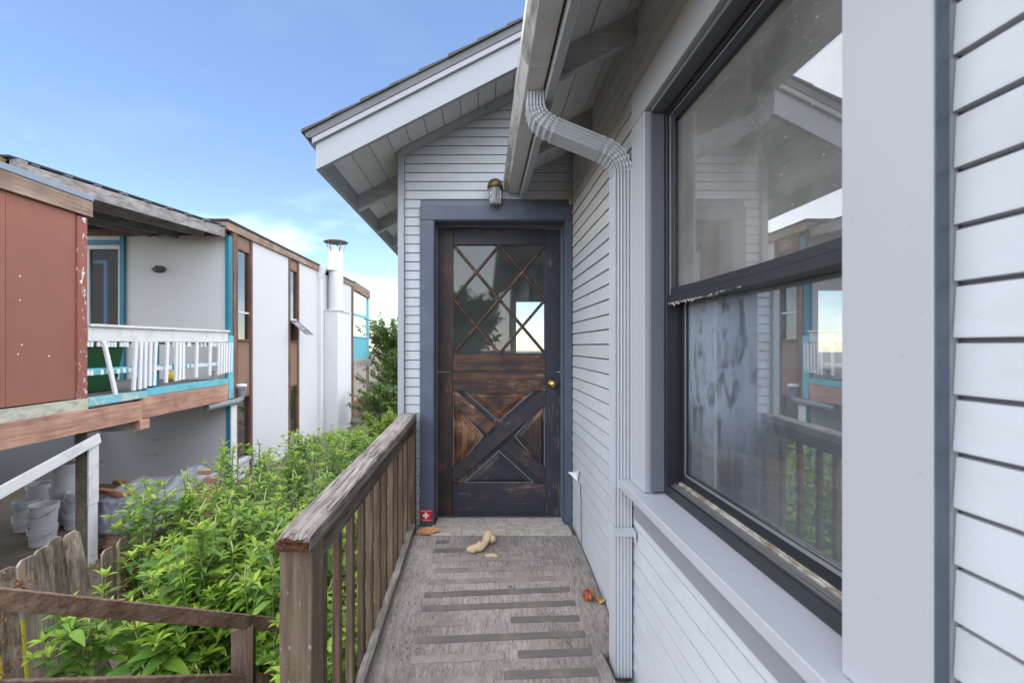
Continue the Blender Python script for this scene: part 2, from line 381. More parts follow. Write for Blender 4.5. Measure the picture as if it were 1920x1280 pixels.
m_lumber = wood('orange_brown_lumber', (0.14, 0.058, 0.032), (0.25, 0.110, 0.062), (0.33, 0.17, 0.10), 'X', 0.7, 0.6, 0.3)
m_abs = plain('grey_pipe_plastic', (0.20, 0.21, 0.23), 0.5)
m_chim = paint('chimney_white_paint', (0.66, 0.66, 0.67), 0.65, 0.03, 2, 0.08, dirt=(0.48, 0.47, 0.46), damt=0.3)
m_galv = plain('galvanised_cap', (0.22, 0.225, 0.225), 0.55, 0.5, 0.1, 0.25)
m_redsign = plain('sign_red', (0.62, 0.012, 0.03), 0.4)
m_signwhite = plain('sign_white', (0.82, 0.80, 0.80), 0.5)
m_ginger = paint('ginger_skin', (0.66, 0.49, 0.31), 0.75, 0.12, 14, 0.5, dirt=(0.44, 0.26, 0.14), damt=0.5, dscale=18)
nt = N('fruit_skin')
m_fruit = nt.done(nt.ramp(nt.noise(30, 5, vs=(1, 1, 0.8), dist=0.5), (0.36, (0.14, 0.015, 0.008)), (0.5, (0.45, 0.08, 0.012)), (0.6, (0.75, 0.33, 0.04))), 0.35)
m_orleaf = plain('orange_dry_leaf', (0.50, 0.24, 0.09), 0.7, 0, 0.3, 0.3)
m_yeleaf = plain('yellow_dry_leaf', (0.45, 0.27, 0.05), 0.7, 0, 0.3, 0.5)
m_paper = plain('white_card', (0.78, 0.78, 0.78), 0.6)
m_soil = paint('garden_soil', (0.13, 0.105, 0.078), 0.95, 0.35, 4, 0.8, dirt=(0.16, 0.13, 0.08), damt=0.7)
m_moss = paint('roof_moss', (0.20, 0.24, 0.06), 0.95, 0.3, 12, 1.0, dirt=(0.24, 0.20, 0.12), damt=0.8)
m_stone = paint('white_splash_stone', (0.60, 0.60, 0.60), 0.8, 0.1, 6, 0.4)
nt = N('jar_glass')
nt.p.inputs['Transmission Weight'].default_value = 0.75
m_jar = nt.done((0.80, 0.78, 0.76), 0.12)

def leafmat(name, top, young, trans=0.35, rough=0.45):
    n = N(name); t = n.t
    geo = t.nodes.new('ShaderNodeNewGeometry')
    oi = t.nodes.new('ShaderNodeObjectInfo')
    r = n.math('FRACT', n.math('ADD', geo.outputs['Random Per Island'], oi.outputs['Random']), 0)
    c = n.ramp(r, (0.0, tone(top, 0.38)), (0.5, top), (0.955, young), (0.985, tuple(0.5 * a + 0.5 * b for a, b in zip(top, (0.42, 0.27, 0.05)))))
    c = n.mix(n.ramp(n.noise(22, 4), (0.3, 0.35), (0.7, 0.0)), c, tone(top, 0.6))
    n.put(n.p.inputs['Base Color'], c); n.p.inputs['Roughness'].default_value = rough
    n.p.inputs['Specular IOR Level'].default_value = 0.35
    tl = t.nodes.new('ShaderNodeBsdfTranslucent')
    t.links.new(n.mix(0.5, c, (0.35, 0.5, 0.05)), tl.inputs[0])
    mx = t.nodes.new('ShaderNodeMixShader'); mx.inputs[0].default_value = trans
    t.links.new(n.p.outputs[0], mx.inputs[1]); t.links.new(tl.outputs[0], mx.inputs[2])
    t.links.new(mx.outputs[0], n.out.inputs['Surface'])
    return n.m
m_leaf = leafmat('mature_leaf', (0.15, 0.31, 0.055), (0.29, 0.48, 0.07), 0.36)
m_leafy = leafmat('young_leaf', (0.33, 0.52, 0.06), (0.50, 0.64, 0.10), 0.42)
m_leafd = leafmat('dark_tree_leaf', (0.06, 0.125, 0.035), (0.16, 0.27, 0.06), 0.28)
m_leafb = leafmat('bright_shrub_leaf', (0.22, 0.34, 0.035), (0.40, 0.50, 0.05), 0.4)
m_stem = plain('green_stem', (0.12, 0.21, 0.055), 0.6)
m_spike = plain('pale_flower_spike', (0.42, 0.40, 0.22), 0.8, 0, 0.4, 0.25)
m_spikeb = plain('brown_seed_spike', (0.20, 0.115, 0.05), 0.85, 0, 0.4, 0.3)
m_bark = plain('bark', (0.10, 0.08, 0.06), 0.9, 0, 0.6, 0.3)

# ------------------------------------------------------------------ geometry helpers
class MB:
    def __init__(s): s.v = []; s.f = []
    def add(s, vs_, fs):
        o = len(s.v); s.v += [tuple(p) for p in vs_]; s.f += [tuple(i + o for i in f) for f in fs]; return s
    def box(s, x0, x1, y0, y1, z0, z1):
        x0, x1 = min(x0, x1), max(x0, x1); y0, y1 = min(y0, y1), max(y0, y1); z0, z1 = min(z0, z1), max(z0, z1)
        return s.add([(x0, y0, z0), (x1, y0, z0), (x1, y1, z0), (x0, y1, z0), (x0, y0, z1), (x1, y0, z1), (x1, y1, z1), (x0, y1, z1)],
                     [(0, 3, 2, 1), (4, 5, 6, 7), (0, 1, 5, 4), (1, 2, 6, 5), (2, 3, 7, 6), (3, 0, 4, 7)])
    def prism(s, poly, vec):
        n = len(poly); vec = Vector(vec)
        a = [Vector(p) for p in poly]; b = [p + vec for p in a]
        nn = Vector((0, 0, 0))
        for i in range(n): nn += a[i].cross(a[(i + 1) % n])
        if nn.dot(vec) > 0: a.reverse(); b.reverse()
        # a's normal now points away from vec
        fs = [tuple(range(n)), tuple(range(2 * n - 1, n - 1, -1))]
        fs += [(i, n + i, n + (i + 1) % n, (i + 1) % n) for i in range(n)]
        return s.add(a + b, [tuple(reversed(f)) if k >= 2 else f for k, f in enumerate(fs)] if False else fs)
    def beam(s, p0, p1, w, h, up=(0, 0, 1)):
        p0, p1, up = Vector(p0), Vector(p1), Vector(up)
        d = (p1 - p0).normalized(); sd_ = d.cross(up)
        if sd_.length < 1e-5: sd_ = d.cross(Vector((1, 0, 0)))
        sd_.normalize(); u = sd_.cross(d)
        q = [sd_ * a * w / 2 + u * b * h / 2 for a, b in ((-1, -1), (1, -1), (1, 1), (-1, 1))]
        return s.prism([p0 + k for k in q], p1 - p0)
    def tube(s, path, rad, n=8, cap=True):
        P = [Vector(p) for p in path]; m = len(P)
        rad = rad if isinstance(rad, (list, tuple)) else [rad] * m
        ref = Vector((0.3, 0.2, 0.93)).normalized(); vs_ = []
        for i in range(m):
            d = (P[min(i + 1, m - 1)] - P[max(i - 1, 0)]).normalized()
            a = d.cross(ref)
            if a.length < 0.1: a = d.cross(Vector((1, 0, 0)))
            a.normalize(); b = d.cross(a); ref = a.cross(d) if a.cross(d).length > 0.1 else ref
            for k in range(n):
                t = 2 * math.pi * k / n; vs_.append(P[i] + (a * math.cos(t) + b * math.sin(t)) * rad[i])
        fs = [(i * n + k, i * n + (k + 1) % n, (i + 1) * n + (k + 1) % n, (i + 1) * n + k) for i in range(m - 1) for k in range(n)]
        if cap: fs += [tuple(range(n - 1, -1, -1)), tuple(range((m - 1) * n, m * n))]
        return s.add(vs_, fs)
    def lathe(s, prof, c, axis='Z', n=24):
        c = Vector(c); vs_ = []
        for r, h in prof:
            for k in range(n):
                t = 2 * math.pi * k / n; a, b = r * math.cos(t), r * math.sin(t)
                vs_.append(c + (Vector((a, b, h)) if axis == 'Z' else Vector((a, -h, b)) if axis == '-Y' else Vector((h, a, b))))
        m = len(prof)
        fs = [(i * n + k, i * n + (k + 1) % n, (i + 1) * n + (k + 1) % n, (i + 1) * n + k) for i in range(m - 1) for k in range(n)]
        fs += [tuple(range(n - 1, -1, -1)), tuple(range((m - 1) * n, m * n))]
        return s.add(vs_, fs)
    def blob(s, c, r, amp=0.25, fr=3.0, seg=14, ring=9, sq=(1, 1, 1), off=0):
        vs_ = []; c = Vector(c)
        for i in range(ring + 1):
            th = math.pi * i / ring
            for k in range(seg):
                ph = 2 * math.pi * k / seg
                d = Vector((math.sin(th) * math.cos(ph), math.sin(th) * math.sin(ph), math.cos(th)))
                q = 1 + amp * mnoise.noise(d * fr + Vector((off, off * 2, 0)))
                vs_.append(c + Vector((d.x * sq[0], d.y * sq[1], d.z * sq[2])) * r * q)
        fs = [(i * seg + k, (i + 1) * seg + k, (i + 1) * seg + (k + 1) % seg, i * seg + (k + 1) % seg) for i in range(ring) for k in range(seg)]
        return s.add(vs_, fs)

def rootloc(o):
    while o is not None and o.parent is not None: o = o.parent
    return o.location.copy() if o is not None else Vector((0, 0, 0))

def obj(name, mb, mat, parent=None, bevel=0.0, smooth=False, kind=None, label=None):
    me = bpy.data.meshes.new(name)
    o_ = rootloc(parent) if parent is not None else Vector((0, 0, 0))
    bm = bmesh.new()
    vs_ = [bm.verts.new(Vector(p) - o_) for p in mb.v]
    for f in mb.f:
        try: bm.faces.new([vs_[i] for i in f])
        except ValueError: pass
    bmesh.ops.recalc_face_normals(bm, faces=bm.faces)
    if bevel:
        ed = [e for e in bm.edges if len(e.link_faces) == 2 and e.calc_face_angle(0) > 0.5]
        bmesh.ops.bevel(bm, geom=ed, offset=bevel, segments=2 if bevel > 0.0025 else 1, profile=0.5, affect='EDGES', clamp_overlap=True)
    bm.to_mesh(me); bm.free()
    if smooth:
        for p in me.polygons: p.use_smooth = True
    for m in (mat if isinstance(mat, (list, tuple)) else [mat]): me.materials.append(m)
    o = bpy.data.objects.new(name, me); COL.objects.link(o)
    if parent is not None: o.parent = parent
    if kind: o['kind'] = kind
    if label: o['label'] = label
    return o

def box(name, x0, x1, y0, y1, z0, z1, mat, parent=None, bevel=0.002, **k):
    return obj(name, MB().box(x0, x1, y0, y1, z0, z1), mat, parent, bevel, **k)

def thing(name, label, cat, loc, group=None):
    o = bpy.data.objects.new(name, None); COL.objects.link(o)
    o.location = loc; o.empty_display_size = 0.1
    o['label'] = label; o['category'] = cat
    if group: o['group'] = group
    return o

def single(name, mb, mat, label, cat, loc, group=None, bevel=0, smooth=False):
    b = MB(); L = Vector(loc); b.v = [tuple(Vector(p) - L) for p in mb.v]; b.f = mb.f
    o = obj(name, b, mat, None, bevel, smooth); o.location = loc
    o['label'] = label; o['category'] = cat
    if group: o['group'] = group
    return o

def part(name, parent):                       # an Empty that only gathers sub-parts
    o = bpy.data.objects.new(name, None); COL.objects.link(o); o.parent = parent
    return o

#@@SCENE
# ------------------------------------------------------------------ the ground and the house
GZ = -2.75
g = MB()
NX = 60
def gh(x, y):
    d = math.hypot(x, y)
    z = GZ + 0.10 * mnoise.noise(Vector((x * 0.5, y * 0.5, 0))) if d < 30 else GZ
    if d > 60: z -= (d - 60) * 0.01
    return z
ax = [-1500, -700, -300, -120, -60, -30] + [-24 + i for i in range(49)] + [30, 60, 120, 300, 700, 1500]
for y in ax:
    for x in ax: g.v.append((x, y, gh(x, y)))
K = len(ax)
g.f = [(j * K + i, j * K + i + 1, (j + 1) * K + i + 1, (j + 1) * K + i) for j in range(K - 1) for i in range(K - 1)]
go = obj('ground', g, m_soil, None, smooth=True, kind='structure')

YW, YD, XW = 2.97, 3.11, 0.598        # gable wall, door face, side wall
house = thing('clapboard_house', 'blue-grey clapboard house with a dark stained dutch door and open eaves', 'house', (0.6, 3.0, GZ))

# wall cores behind the clapboards, coloured dark so the gaps read as shadow lines
fw = part('front_wall', house)
w = MB()
w.box(-0.55, -0.335, YW + .012, 3.16, GZ, 1.3); w.box(0.562, 0.70, YW + .012, 3.16, GZ, 1.3)
w.box(-0.335, 0.562, YW + .012, 3.16, 0.84, 1.3); w.box(-0.335, 0.562, YW + .012, 3.16, GZ, -1.205)
w.prism([(-0.55, YW + .012, 1.3), (5.6, YW + .012, 1.3), (5.6, YW + .012, 1.40), (2.7, YW + .012, 2.95), (-0.5, YW + .012, 1.33)], (0, .14, 0))
obj('wall_core', w, m_jamb, fw)
sw = part('side_wall', house)
w = MB()
w.box(XW + .014, 0.72, -4, 0.63, GZ, 1.3); w.box(XW + .014, 0.72, 1.62, 2.98, GZ, 1.3)
w.box(XW + .014, 0.72, 0.63, 1.62, 0.86, 1.3); w.box(XW + .014, 0.72, 0.63, 1.62, GZ, -0.56)
obj('wall_core', w, m_jamb, sw)

def lap_y(x0, x1, z0, e, yb=YW + .012, t=.013, xa=None, xb=None):
    # a clapboard facing -Y: thick bottom edge, thin top edge tucked under the next board
    q = rng.uniform(-.0008, .0008)
    pr = [(yb, z0), (yb - t + q, z0 + .0008), (yb - t + q, z0 + .004), (yb - .0090, z0 + e - .0050), (yb, z0 + e - .0050)]
    return MB().prism([(x0, y, z) for y, z in pr], (x1 - x0, 0, 0))
def lap_x(y0, y1, z0, e, xb=XW + .014, t=.014):
    q = rng.uniform(-.001, .001)
    pr = [(xb, z0), (xb - t + q, z0 + .001), (xb - t + q, z0 + .005), (xb - .0105, z0 + e - .0065), (xb, z0 + e - .0065)]
    return MB().prism([(x, y0, z) for x, z in pr], (0, y1 - y0, 0))

E1, E2 = 0.0598, 0.0717
soff = lambda x: 1.31 + 0.51 * (x + 0.55)
z = 0.0262 - 46 * E1
while z < 1.92:
    if z + E1 * .6 < 0.93:
        obj('siding_board', lap_y(-0.522, -0.4195, z, E1), m_siding, fw)
    elif z < 0.93:
        obj('siding_board', lap_y(-0.522, -0.4195, z, E1), m_siding, fw)
    else:
        x0 = max(-0.522, -0.55 + (z - 1.29) / 0.51)
        obj('siding_board', lap_y(x0, 0.5965, z, E1), m_siding, fw)
    z += E1
zz = [-0.2774 + k * E2 for k in range(-34, 23)]
for z in zz:
    top = z + E2
    mat = m_siding_grimy if z > 0.62 else m_siding
    ya, yb = -3.0, 2.956
    if z < -0.665 - E2 * .3 or z > 0.972 - E2 * 0.5:
        if z < -2.2:
            obj('siding_board', lap_x(ya, yb, z, E2), mat, sw)
        else:
            cut = rng.uniform(-2.2, -0.4)
            obj('siding_board', lap_x(ya, cut, z, E2), mat, sw)
            obj('siding_board', lap_x(cut + .002, yb, z, E2), mat, sw)
    else:
        obj('siding_board', lap_x(1.713, yb, z, E2), m_siding_grimy if z > .55 else m_siding, sw)
        obj('siding_board', lap_x(ya, 0.5622, z, E2), m_siding, sw)
# corner boards
box('corner_board', -0.5655, -0.5235, 2.945, 3.02, GZ, 1.285, m_trim, house)
box('corner_board', 0.574, 0.5965, 2.935, 2.957, 0.935, 1.27, m_trim, house, 0.0015)
# frieze trim under the two soffits
obj('frieze_board', MB().prism([(-0.545, 2.94, soff(-.545) - .052), (0.02, 2.94, soff(0.02) - .052), (0.02, 2.94, soff(0.02) - .004), (-0.545, 2.94, soff(-.545) - .004)], (0, .02, 0)), m_trim, house, 0.0015)
obj('frieze_board', MB().prism([(0.024, 2.936, soff(0.024) - .060), (1.2, 2.936, soff(1.2) - .060), (1.2, 2.936, soff(1.2) - .004), (0.024, 2.936, soff(0.024) - .004)], (0, .024, 0)), m_trim, house, 0.0015)

# far walls, floor, ceiling of the rooms behind the glass
w = MB()
w.box(-0.55, -0.45, 3.16, 6.3, GZ, 1.3); w.box(5.6, 5.7, 5.4, 6.3, GZ, 1.45); w.box(5.6, 5.7, -4, -2.6, GZ, 1.45); w.box(5.6, 5.7, -2.6, 5.4, GZ, -1.0); w.box(5.6, 5.7, -2.6, 5.4, 1.1, 1.45); w.box(5.6, 5.7, 1.2, 1.5, -1.0, 1.1); w.box(0.72, 5.6, -4.0, -3.9, GZ, 1.45)  # unseen right side left wide open, added to let daylight into the rooms
obj('outer_wall', w, m_siding, house)
bw = MB()
op = [(0.47, 0.87, -0.10, 0.62), (1.05, 2.75, -1.0, 1.05), (4.70, 5.25, -1.06, 0.78)]  # the middle opening is unseen, added to brighten the rooms
xs = -0.45
for a, b, c, d in op:
    bw.box(xs, a, 6.2, 6.3, GZ, 1.4); bw.box(a, b, 6.2, 6.3, GZ, c); bw.box(a, b, 6.2, 6.3, d, 1.4); xs = b
bw.box(xs, 5.6, 6.2, 6.3, GZ, 1.4)
obj('rear_wall', bw, m_int, house)
w = MB(); w.box(0.722, 5.6, -3.9, 6.2, -1.32, -1.2); w.box(-0.45, 0.722, 3.165, 6.2, -1.32, -1.2)
obj('interior_floor', w, m_intfl, house)
w = MB(); w.box(0.722, 5.6, -3.9, 6.2, 1.15, 1.25); w.box(-0.45, 0.722, 3.165, 6.2, 1.15, 1.25)
obj('ceiling', w, m_int, house)
w = MB(); w.box(0.7215, 0.735, -3.9, .60, -1.2, 1.15); w.box(.7215, .735, 1.64, 3.15, -1.2, 1.15)
obj('interior_lining', w, m_int, house)
w = MB(); w.box(2.9, 4.4, 4.9, 5.5, -1.2, -.32); w.box(2.85, 4.45, 4.85, 5.55, -.32, -.28)
obj('kitchen_counter', w, m_store, house)

# ------------------------------------------------ gable roof
gr = part('gable_roof', house)
YR = 2.52
def slope_poly(x0, x1, d0, d1, y, sl=0.51, f=soff):
    return [(x0, y, f(x0) + d0), (x1, y, f(x1) + d0), (x1, y, f(x1) + d1), (x0, y, f(x0) + d1)]
XT = 2.6
x = -0.925
bwid = 0.112
while x < XT:
    x1 = min(x + bwid, XT)
    if x < 1.2:
        obj('soffit_board', MB().prism(slope_poly(x + .0022, x1 - .0022, rng.uniform(-.001, .001), .017, YR + .03), (0, 4.4, 0)), m_soffit, gr)
    x = x1
obj('roof_deck', MB().prism(slope_poly(-0.93, XT, .0175, .03, YR + .03), (0, 4.5, 0)), m_darkhole, gr)
far = lambda x: soff(XT) - 0.51 * (x - XT)
obj('roof_slope', MB().prism([(XT, YR, soff(XT)), (6.2, YR, far(6.2)), (6.2, YR, far(6.2) + .12), (XT, YR, soff(XT) + .12)], (0, 4.5, 0)), m_shing, gr)
obj('rake_board', MB().prism(slope_poly(-0.95, XT, -.106, .043, YR), (0, .03, 0)), m_trim, gr, 0.0015)
obj('rake_trim', MB().prism(slope_poly(-0.965, XT, .044, .077, YR - .018), (0, .045, 0)), m_trim, gr, 0.0015)
obj('drip_edge', MB().prism([(-1.0, YR - .022, soff(-1.0) + .098), (-0.972, YR - .022, soff(-.972) + .0785), (XT, YR - .022, soff(XT) + .0785), (XT, YR - .022, soff(XT) + .124), (-1.005, YR - .022, soff(-1.005) + .124)], (0, .05, 0)), m_drip, gr)
obj('eave_fascia', MB().box(-0.95, -0.926, YR + .031, 7.0, 1.0, 1.128), m_trim, gr, 0.0015)
obj('eave_drip_edge', MB().prism([(-0.951, YR + .031, 1.128), (-0.951, YR + .031, 1.16), (-1.0, YR + .031, 1.178), (-1.0, YR + .031, 1.165)], (0, 4.45, 0)), m_drip, gr)
x = -1.02
k = 0
while x < XT - .05:
    x1 = x + 0.165
    j = rng.uniform(-.004, .004)
    obj('shingle_course', MB().prism([(x, YR - .034 + j, soff(x) + .126), (x1 + .05, YR - .034 + j, soff(x1 + .05) + .126), (x1 + .05, YR - .034 + j, soff(x1 + .05) + .132), (x, YR - .034 + j, soff(x) + .145)], (0, 4.5, 0)), m_shing, gr)
    x = x1; k += 1
for yy in (3.295, 3.92, 4.53, 5.14, 5.75):
    obj('rafter', MB().prism(slope_poly(-0.9255, -0.40, -.112, -.0005, yy), (0, .042, 0)), m_rafter, gr, 0.0015)

# ------------------------------------------------ side roof with its open eave and gutter
sr = part('side_roof', house)
sof2 = lambda x: 1.144 + 0.49 * (x - 0.281)
YE = 2.944
edges = [0.2815, 0.414, 0.551, 0.688]
for a, b in zip(edges, edges[1:]):
    obj('soffit_board', MB().prism(slope_poly(a + .002, b - .002, rng.uniform(-.001, .001), .018, -3.5, f=sof2), (0, YE + 3.5, 0)), m_soffit, sr)
obj('roof_deck', MB().prism(slope_poly(0.245, 3.2, .0185, .04, -3.5, f=sof2), (0, YE + 3.5, 0)), m_darkhole, sr)
far2 = lambda x: sof2(3.2) - 0.49 * (x - 3.2)
obj('roof_slope', MB().prism([(3.2, -3.5, sof2(3.2) + .02), (6.2, -3.5, far2(6.2) + .02), (6.2, -3.5, far2(6.2) + .09), (3.2, -3.5, sof2(3.2) + .09)], (0, YE + 3.5, 0)), m_shing, sr)
obj('shingle_sheet', MB().prism(slope_poly(0.20, 3.2, .041, .075, -3.5, f=sof2), (0, YE + 3.5, 0)), m_shing, sr)
obj('fascia_board', MB().box(0.2475, 0.281, -3.5, YE, 0.972, 1.150), m_trim, sr, 0.002)
for yy in (-0.40, 0.30, 1.01, 1.715, 2.425):
    obj('rafter', MB().prism(slope_poly(0.2815, 0.64, -.112, -.0005, yy, f=sof2), (0, .042, 0)), m_rafter, sr, 0.0015)
gut = part('gutter', house)
def gprof(y): return [(0.168, y, 1.0165), (0.240, y, 1.0165), (0.240, y, 1.135), (0.233, y, 1.135), (0.233, y, 1.024), (0.172, y, 1.024), (0.158, y, 1.050), (0.150, y, 1.068), (0.149, y, 1.112), (0.156, y, 1.118), (0.151, y, 1.124), (0.139, y, 1.119), (0.139, y, 1.066), (0.149, y, 1.046)]
joint = [-3.4, 1.02, 1.62, YE]
for a, b in zip(joint, joint[1:]):
    obj('gutter_length', MB().prism([(x, y + .001, z) for x, y, z in gprof(a)], (0, b - a - .002, 0)), m_gut, gut, 0.0012)
    obj('gutter_sole', MB().box(0.1705, 0.2395, a + .001, b - .001, 1.0145, 1.0163), m_guf, gut)
obj('gutter_end_cap', MB().prism([(0.168, YE - .003, 1.0160), (0.240, YE - .003, 1.0160), (0.240, YE - .003, 1.13), (0.14, YE - .003, 1.13), (0.138, YE - .003, 1.066), (0.149, YE - .003, 1.046)], (0, .004, 0)), m_guf, gut)

# ------------------------------------------------ downspout
ds = part('downspout', house)
YS = 1.797
def section(w, d, flutes=5):
    # w across (in-plane), d along Y; fluted near face and lightly fluted outer face; returns (a, b) offsets
    pts = []
    m = flutes * 4
    for i in range(m + 1):
        t = i / m
        pts.append((-w / 2 + w * t, -d / 2 + (0.0062 * (0.5 - 0.5 * math.cos(2 * math.pi * flutes * t)))))
    pts += [(w / 2, d / 2)]
    m2 = 12
    for i in range(1, m2 + 1): pts.append((w / 2 - w * i / m2, d / 2 - (.002 if i % 3 == 1 else 0)))
    return pts
def sweep(path, name, crimp=False, w=.066, d=.092, sc_=1.0):
    P = [Vector(p) for p in path]; S = section(w * sc_, d * sc_); m = MB(); n = len(S)
    for i, p in enumerate(P):
        t = (P[min(i + 1, len(P) - 1)] - P[max(i - 1, 0)]).normalized()
        nv = Vector((t.z, 0, -t.x))                         # in-plane normal
        if nv.x > 0 and abs(t.z) > abs(t.x): pass
        k = 1.0
        if crimp: k = (1.06, 0.90)[i % 2]
        for a, b in S: m.v.append(p + nv * (-a) * k + Vector((0, b * (1 + (k - 1) * .6), 0)))
    for i in range(len(P) - 1):
        for j in range(n): m.f.append((i * n + j, i * n + (j + 1) % n, (i + 1) * n + (j + 1) % n, (i + 1) * n + j))
    m.f.append(tuple(range(n - 1, -1, -1))); m.f.append(tuple(range((len(P) - 1) * n, len(P) * n)))
    return obj(name, m, m_white, ds)
def bend(c0, c1, c2, n=14):
    a, b, c = Vector(c0), Vector(c1), Vector(c2)
    return [(a * (1 - t) ** 2 + b * 2 * t * (1 - t) + c * t * t) for t in [i / n for i in range(n + 1)]]
xo, xv = 0.212, 0.5585
sweep([(xo, YS, 1.016), (xo, YS, 0.958)], 'outlet_pipe', sc_=0.97)
sweep(bend((xo, YS, 0.960), (xo, YS, 0.905), (0.292, YS, 0.872), 12), 'elbow', True)
sweep([(0.288, YS, 0.8735), (0.480, YS, 0.795)], 'offset_pipe', sc_=0.98)
sweep(bend((0.470, YS, 0.799), (xv, YS, 0.766), (xv, YS, 0.690), 12), 'elbow', True)
sweep([(xv, YS, 0.694), (xv, YS, -0.71), (xv, YS, -1.315)], 'vertical_pipe', sc_=0.98)
st = MB()
for dz in (-.734,):
    st.box(xv - .0375, xv + .036, YS - .0515, YS - .0495, dz - .017, dz + .017); st.box(xv - .0375, xv - .0355, YS - .049, YS + .05, dz - .017, dz + .017)
    st.box(xv - .0375, xv + .036, YS - .0535, YS - .0518, dz + .010, dz + .017); st.box(xv - .0375, xv + .036, YS - .0535, YS - .0518, dz - .017, dz - .011)
    st.prism([(.5945, YS - .050, dz - .017), (.5945, YS - .050, dz + .017), (.5925, YS - .088, dz + .012), (.5915, YS - .092, dz - .024)], (-.0015, 0, 0))
obj('strap', st, m_white, ds)
st2 = MB().box(xv - .036, xv + .036, YS - .0495, YS - .048, .775, .779)

# ------------------------------------------------ window
wd = part('side_window', house)
YA, YB = 0.710, 1.575
XC = 0.575
box('casing', XC, .610, YB, 1.711, -.523, .835, m_lav, wd, .002)
box('casing', XC, .610, 0.5655, YA, -.523, .835, m_lav, wd, .002)
box('casing', XC - .001, .610, 0.5655, 1.711, .8365, .970, m_lav, wd, .002)
box('casing_edge', XC + .0015, .594, 0.5630, 0.5654, -.56, .969, m_slate, wd, 0)  # thin strip makes the casing's near side darker than its face
# stepped jamb liner
for y0, y1, s in ((YB - .0, YB + .02, 1), (YA - .02, YA, -1)):
    box('jamb', .6005, .70, y0 - .002 * s + .0, y1, -.515, .835, m_jamb, wd, .001)
    ya = YB - .017 if s > 0 else YA + .002; yb = YB - .0025 if s > 0 else YA + .0175
    box('stop', .592, .640, ya, yb, -.514, .818, m_jamb, wd, .001)
box('head_jamb', .6005, .70, YA, YB, .8355, .85, m_jamb, wd, .001)
box('stop', .592, .640, YA + .018, YB - .0175, .8195, .8345, m_jamb, wd, .001)
s = MB().prism([(.5395, .50, -.562), (.66, .50, -.552), (.66, .50, -.519), (.5395, .50, -.529)], (0, 1.268, 0))
obj('sill', s, m_lav, wd, .003)
box('apron', .586, .6115, 0.5655, 1.711, -.668, -.560, m_apron, wd, .002)
# black aluminium frame with its two tracks
fr = MB()
fr.box(.641, .722, YB - .032, YB - .0175, -.514, .8185); fr.box(.641, .722, YA + .018, YA + .034, -.514, .8185)
fr.box(.641, .722, YA + .034, YB - .032, .800, .8185)
fr.box(.639, .652, YA + .018, YB - .018, -.5175, -.484)
obj('outer_frame', fr, m_black, wd, .001)
tr = MB(); tr.box(.6525, .720, YA + .034, YB - .0325, -.512, -.490)
obj('sill_track', tr, m_track, wd)
for xx, hh in ((.657, -.482), (.668, -.480), (.6725, -.479), (.683, -.476), (.690, -.474)):
    box('track_rib', xx, xx + .0022, YA + .034, YB - .0325, -.4895, hh, m_alu if hh < -.478 else m_track, wd, 0)
# upper sash
us = MB()
y0, y1 = YA + .0345, YB - .0325
us.box(.652, .684, y1 - .034, y1, .150, .799); us.box(.652, .684, y0, y0 + .034, .150, .799); us.box(.652, .684, y0 + .034, y1 - .034, .768, .799)
obj('upper_sash', us, m_black, wd, .0015)
us = MB(); us.box(.6485, .6515, y1 - .012, y1 - .004, .15, .799); us.box(.6485, .6515, y0 + .002, y1 - .012, .7935, .798)
obj('sash_bead', us, m_alu, wd)
mr = MB()
n = 16
for a, b, zb, zt in ((.646, .688, .150, .176), (.650, .688, .1765, .199)):
    poly0 = []
    for i in range(n + 1):
        t = i / n; y = y0 + (y1 - y0) * t; sag = -.006 * math.sin(math.pi * t)
        poly0.append((y, sag))
    base = len(mr.v)
    for y, sg in poly0: mr.v += [(a, y, zb + sg), (b, y, zb + sg), (b, y, zt + sg), (a, y, zt + sg)]
    for i in range(n):
        q = base + i * 4
        mr.f += [(q + j, q + (j + 1) % 4, q + 4 + (j + 1) % 4, q + 4 + j) for j in range(4)]
    mr.f += [(base, base + 1, base + 2, base + 3), (base + n * 4 + 3, base + n * 4 + 2, base + n * 4 + 1, base + n * 4)]
obj('meeting_rail', mr, m_black, wd, .001)
box('pane', .667, .671, y0 + .0335, y1 - .0335, .1985, .7685, m_pane_up, wd, 0)
# lower sash
ls = MB()
ls.box(.694, .720, y1 - .030, y1, -.4735, .17); ls.box(.694, .720, y0, y0 + .03, -.4735, .17); ls.box(.694, .720, y0 + .03, y1 - .03, -.4735, -.440)
ls.box(.694, .720, y0 + .03, y1 - .03, .15, .185)
obj('lower_sash', ls, m_black, wd, .0015)
us = MB(); us.box(.6915, .6935, y0 + .03, y1 - .03, -.446, -.4385); us.box(.6915, .6935, y1 - .032, y1 - .026, -.4385, .148)
obj('sash_bead', us, m_alu, wd)
box('pane', .704, .708, y0 + .0295, y1 - .0295, -.4395, .1505, m_pane_lo, wd, 0)
# grime and old web along the meeting rail
wb = MB()
for i in range(26):
    t = i / 25; y = y1 - (y1 - y0) * .55 * t
    wb.tube([(.649, y, .148), (.645 + rng.uniform(-.004, .004), y - .02, .148 - .016 * (1 - t) * rng.uniform(.4, 1.2))], [.003, .0015], 4)
obj('dusty_cobweb', wb, m_track, wd, kind='stuff')

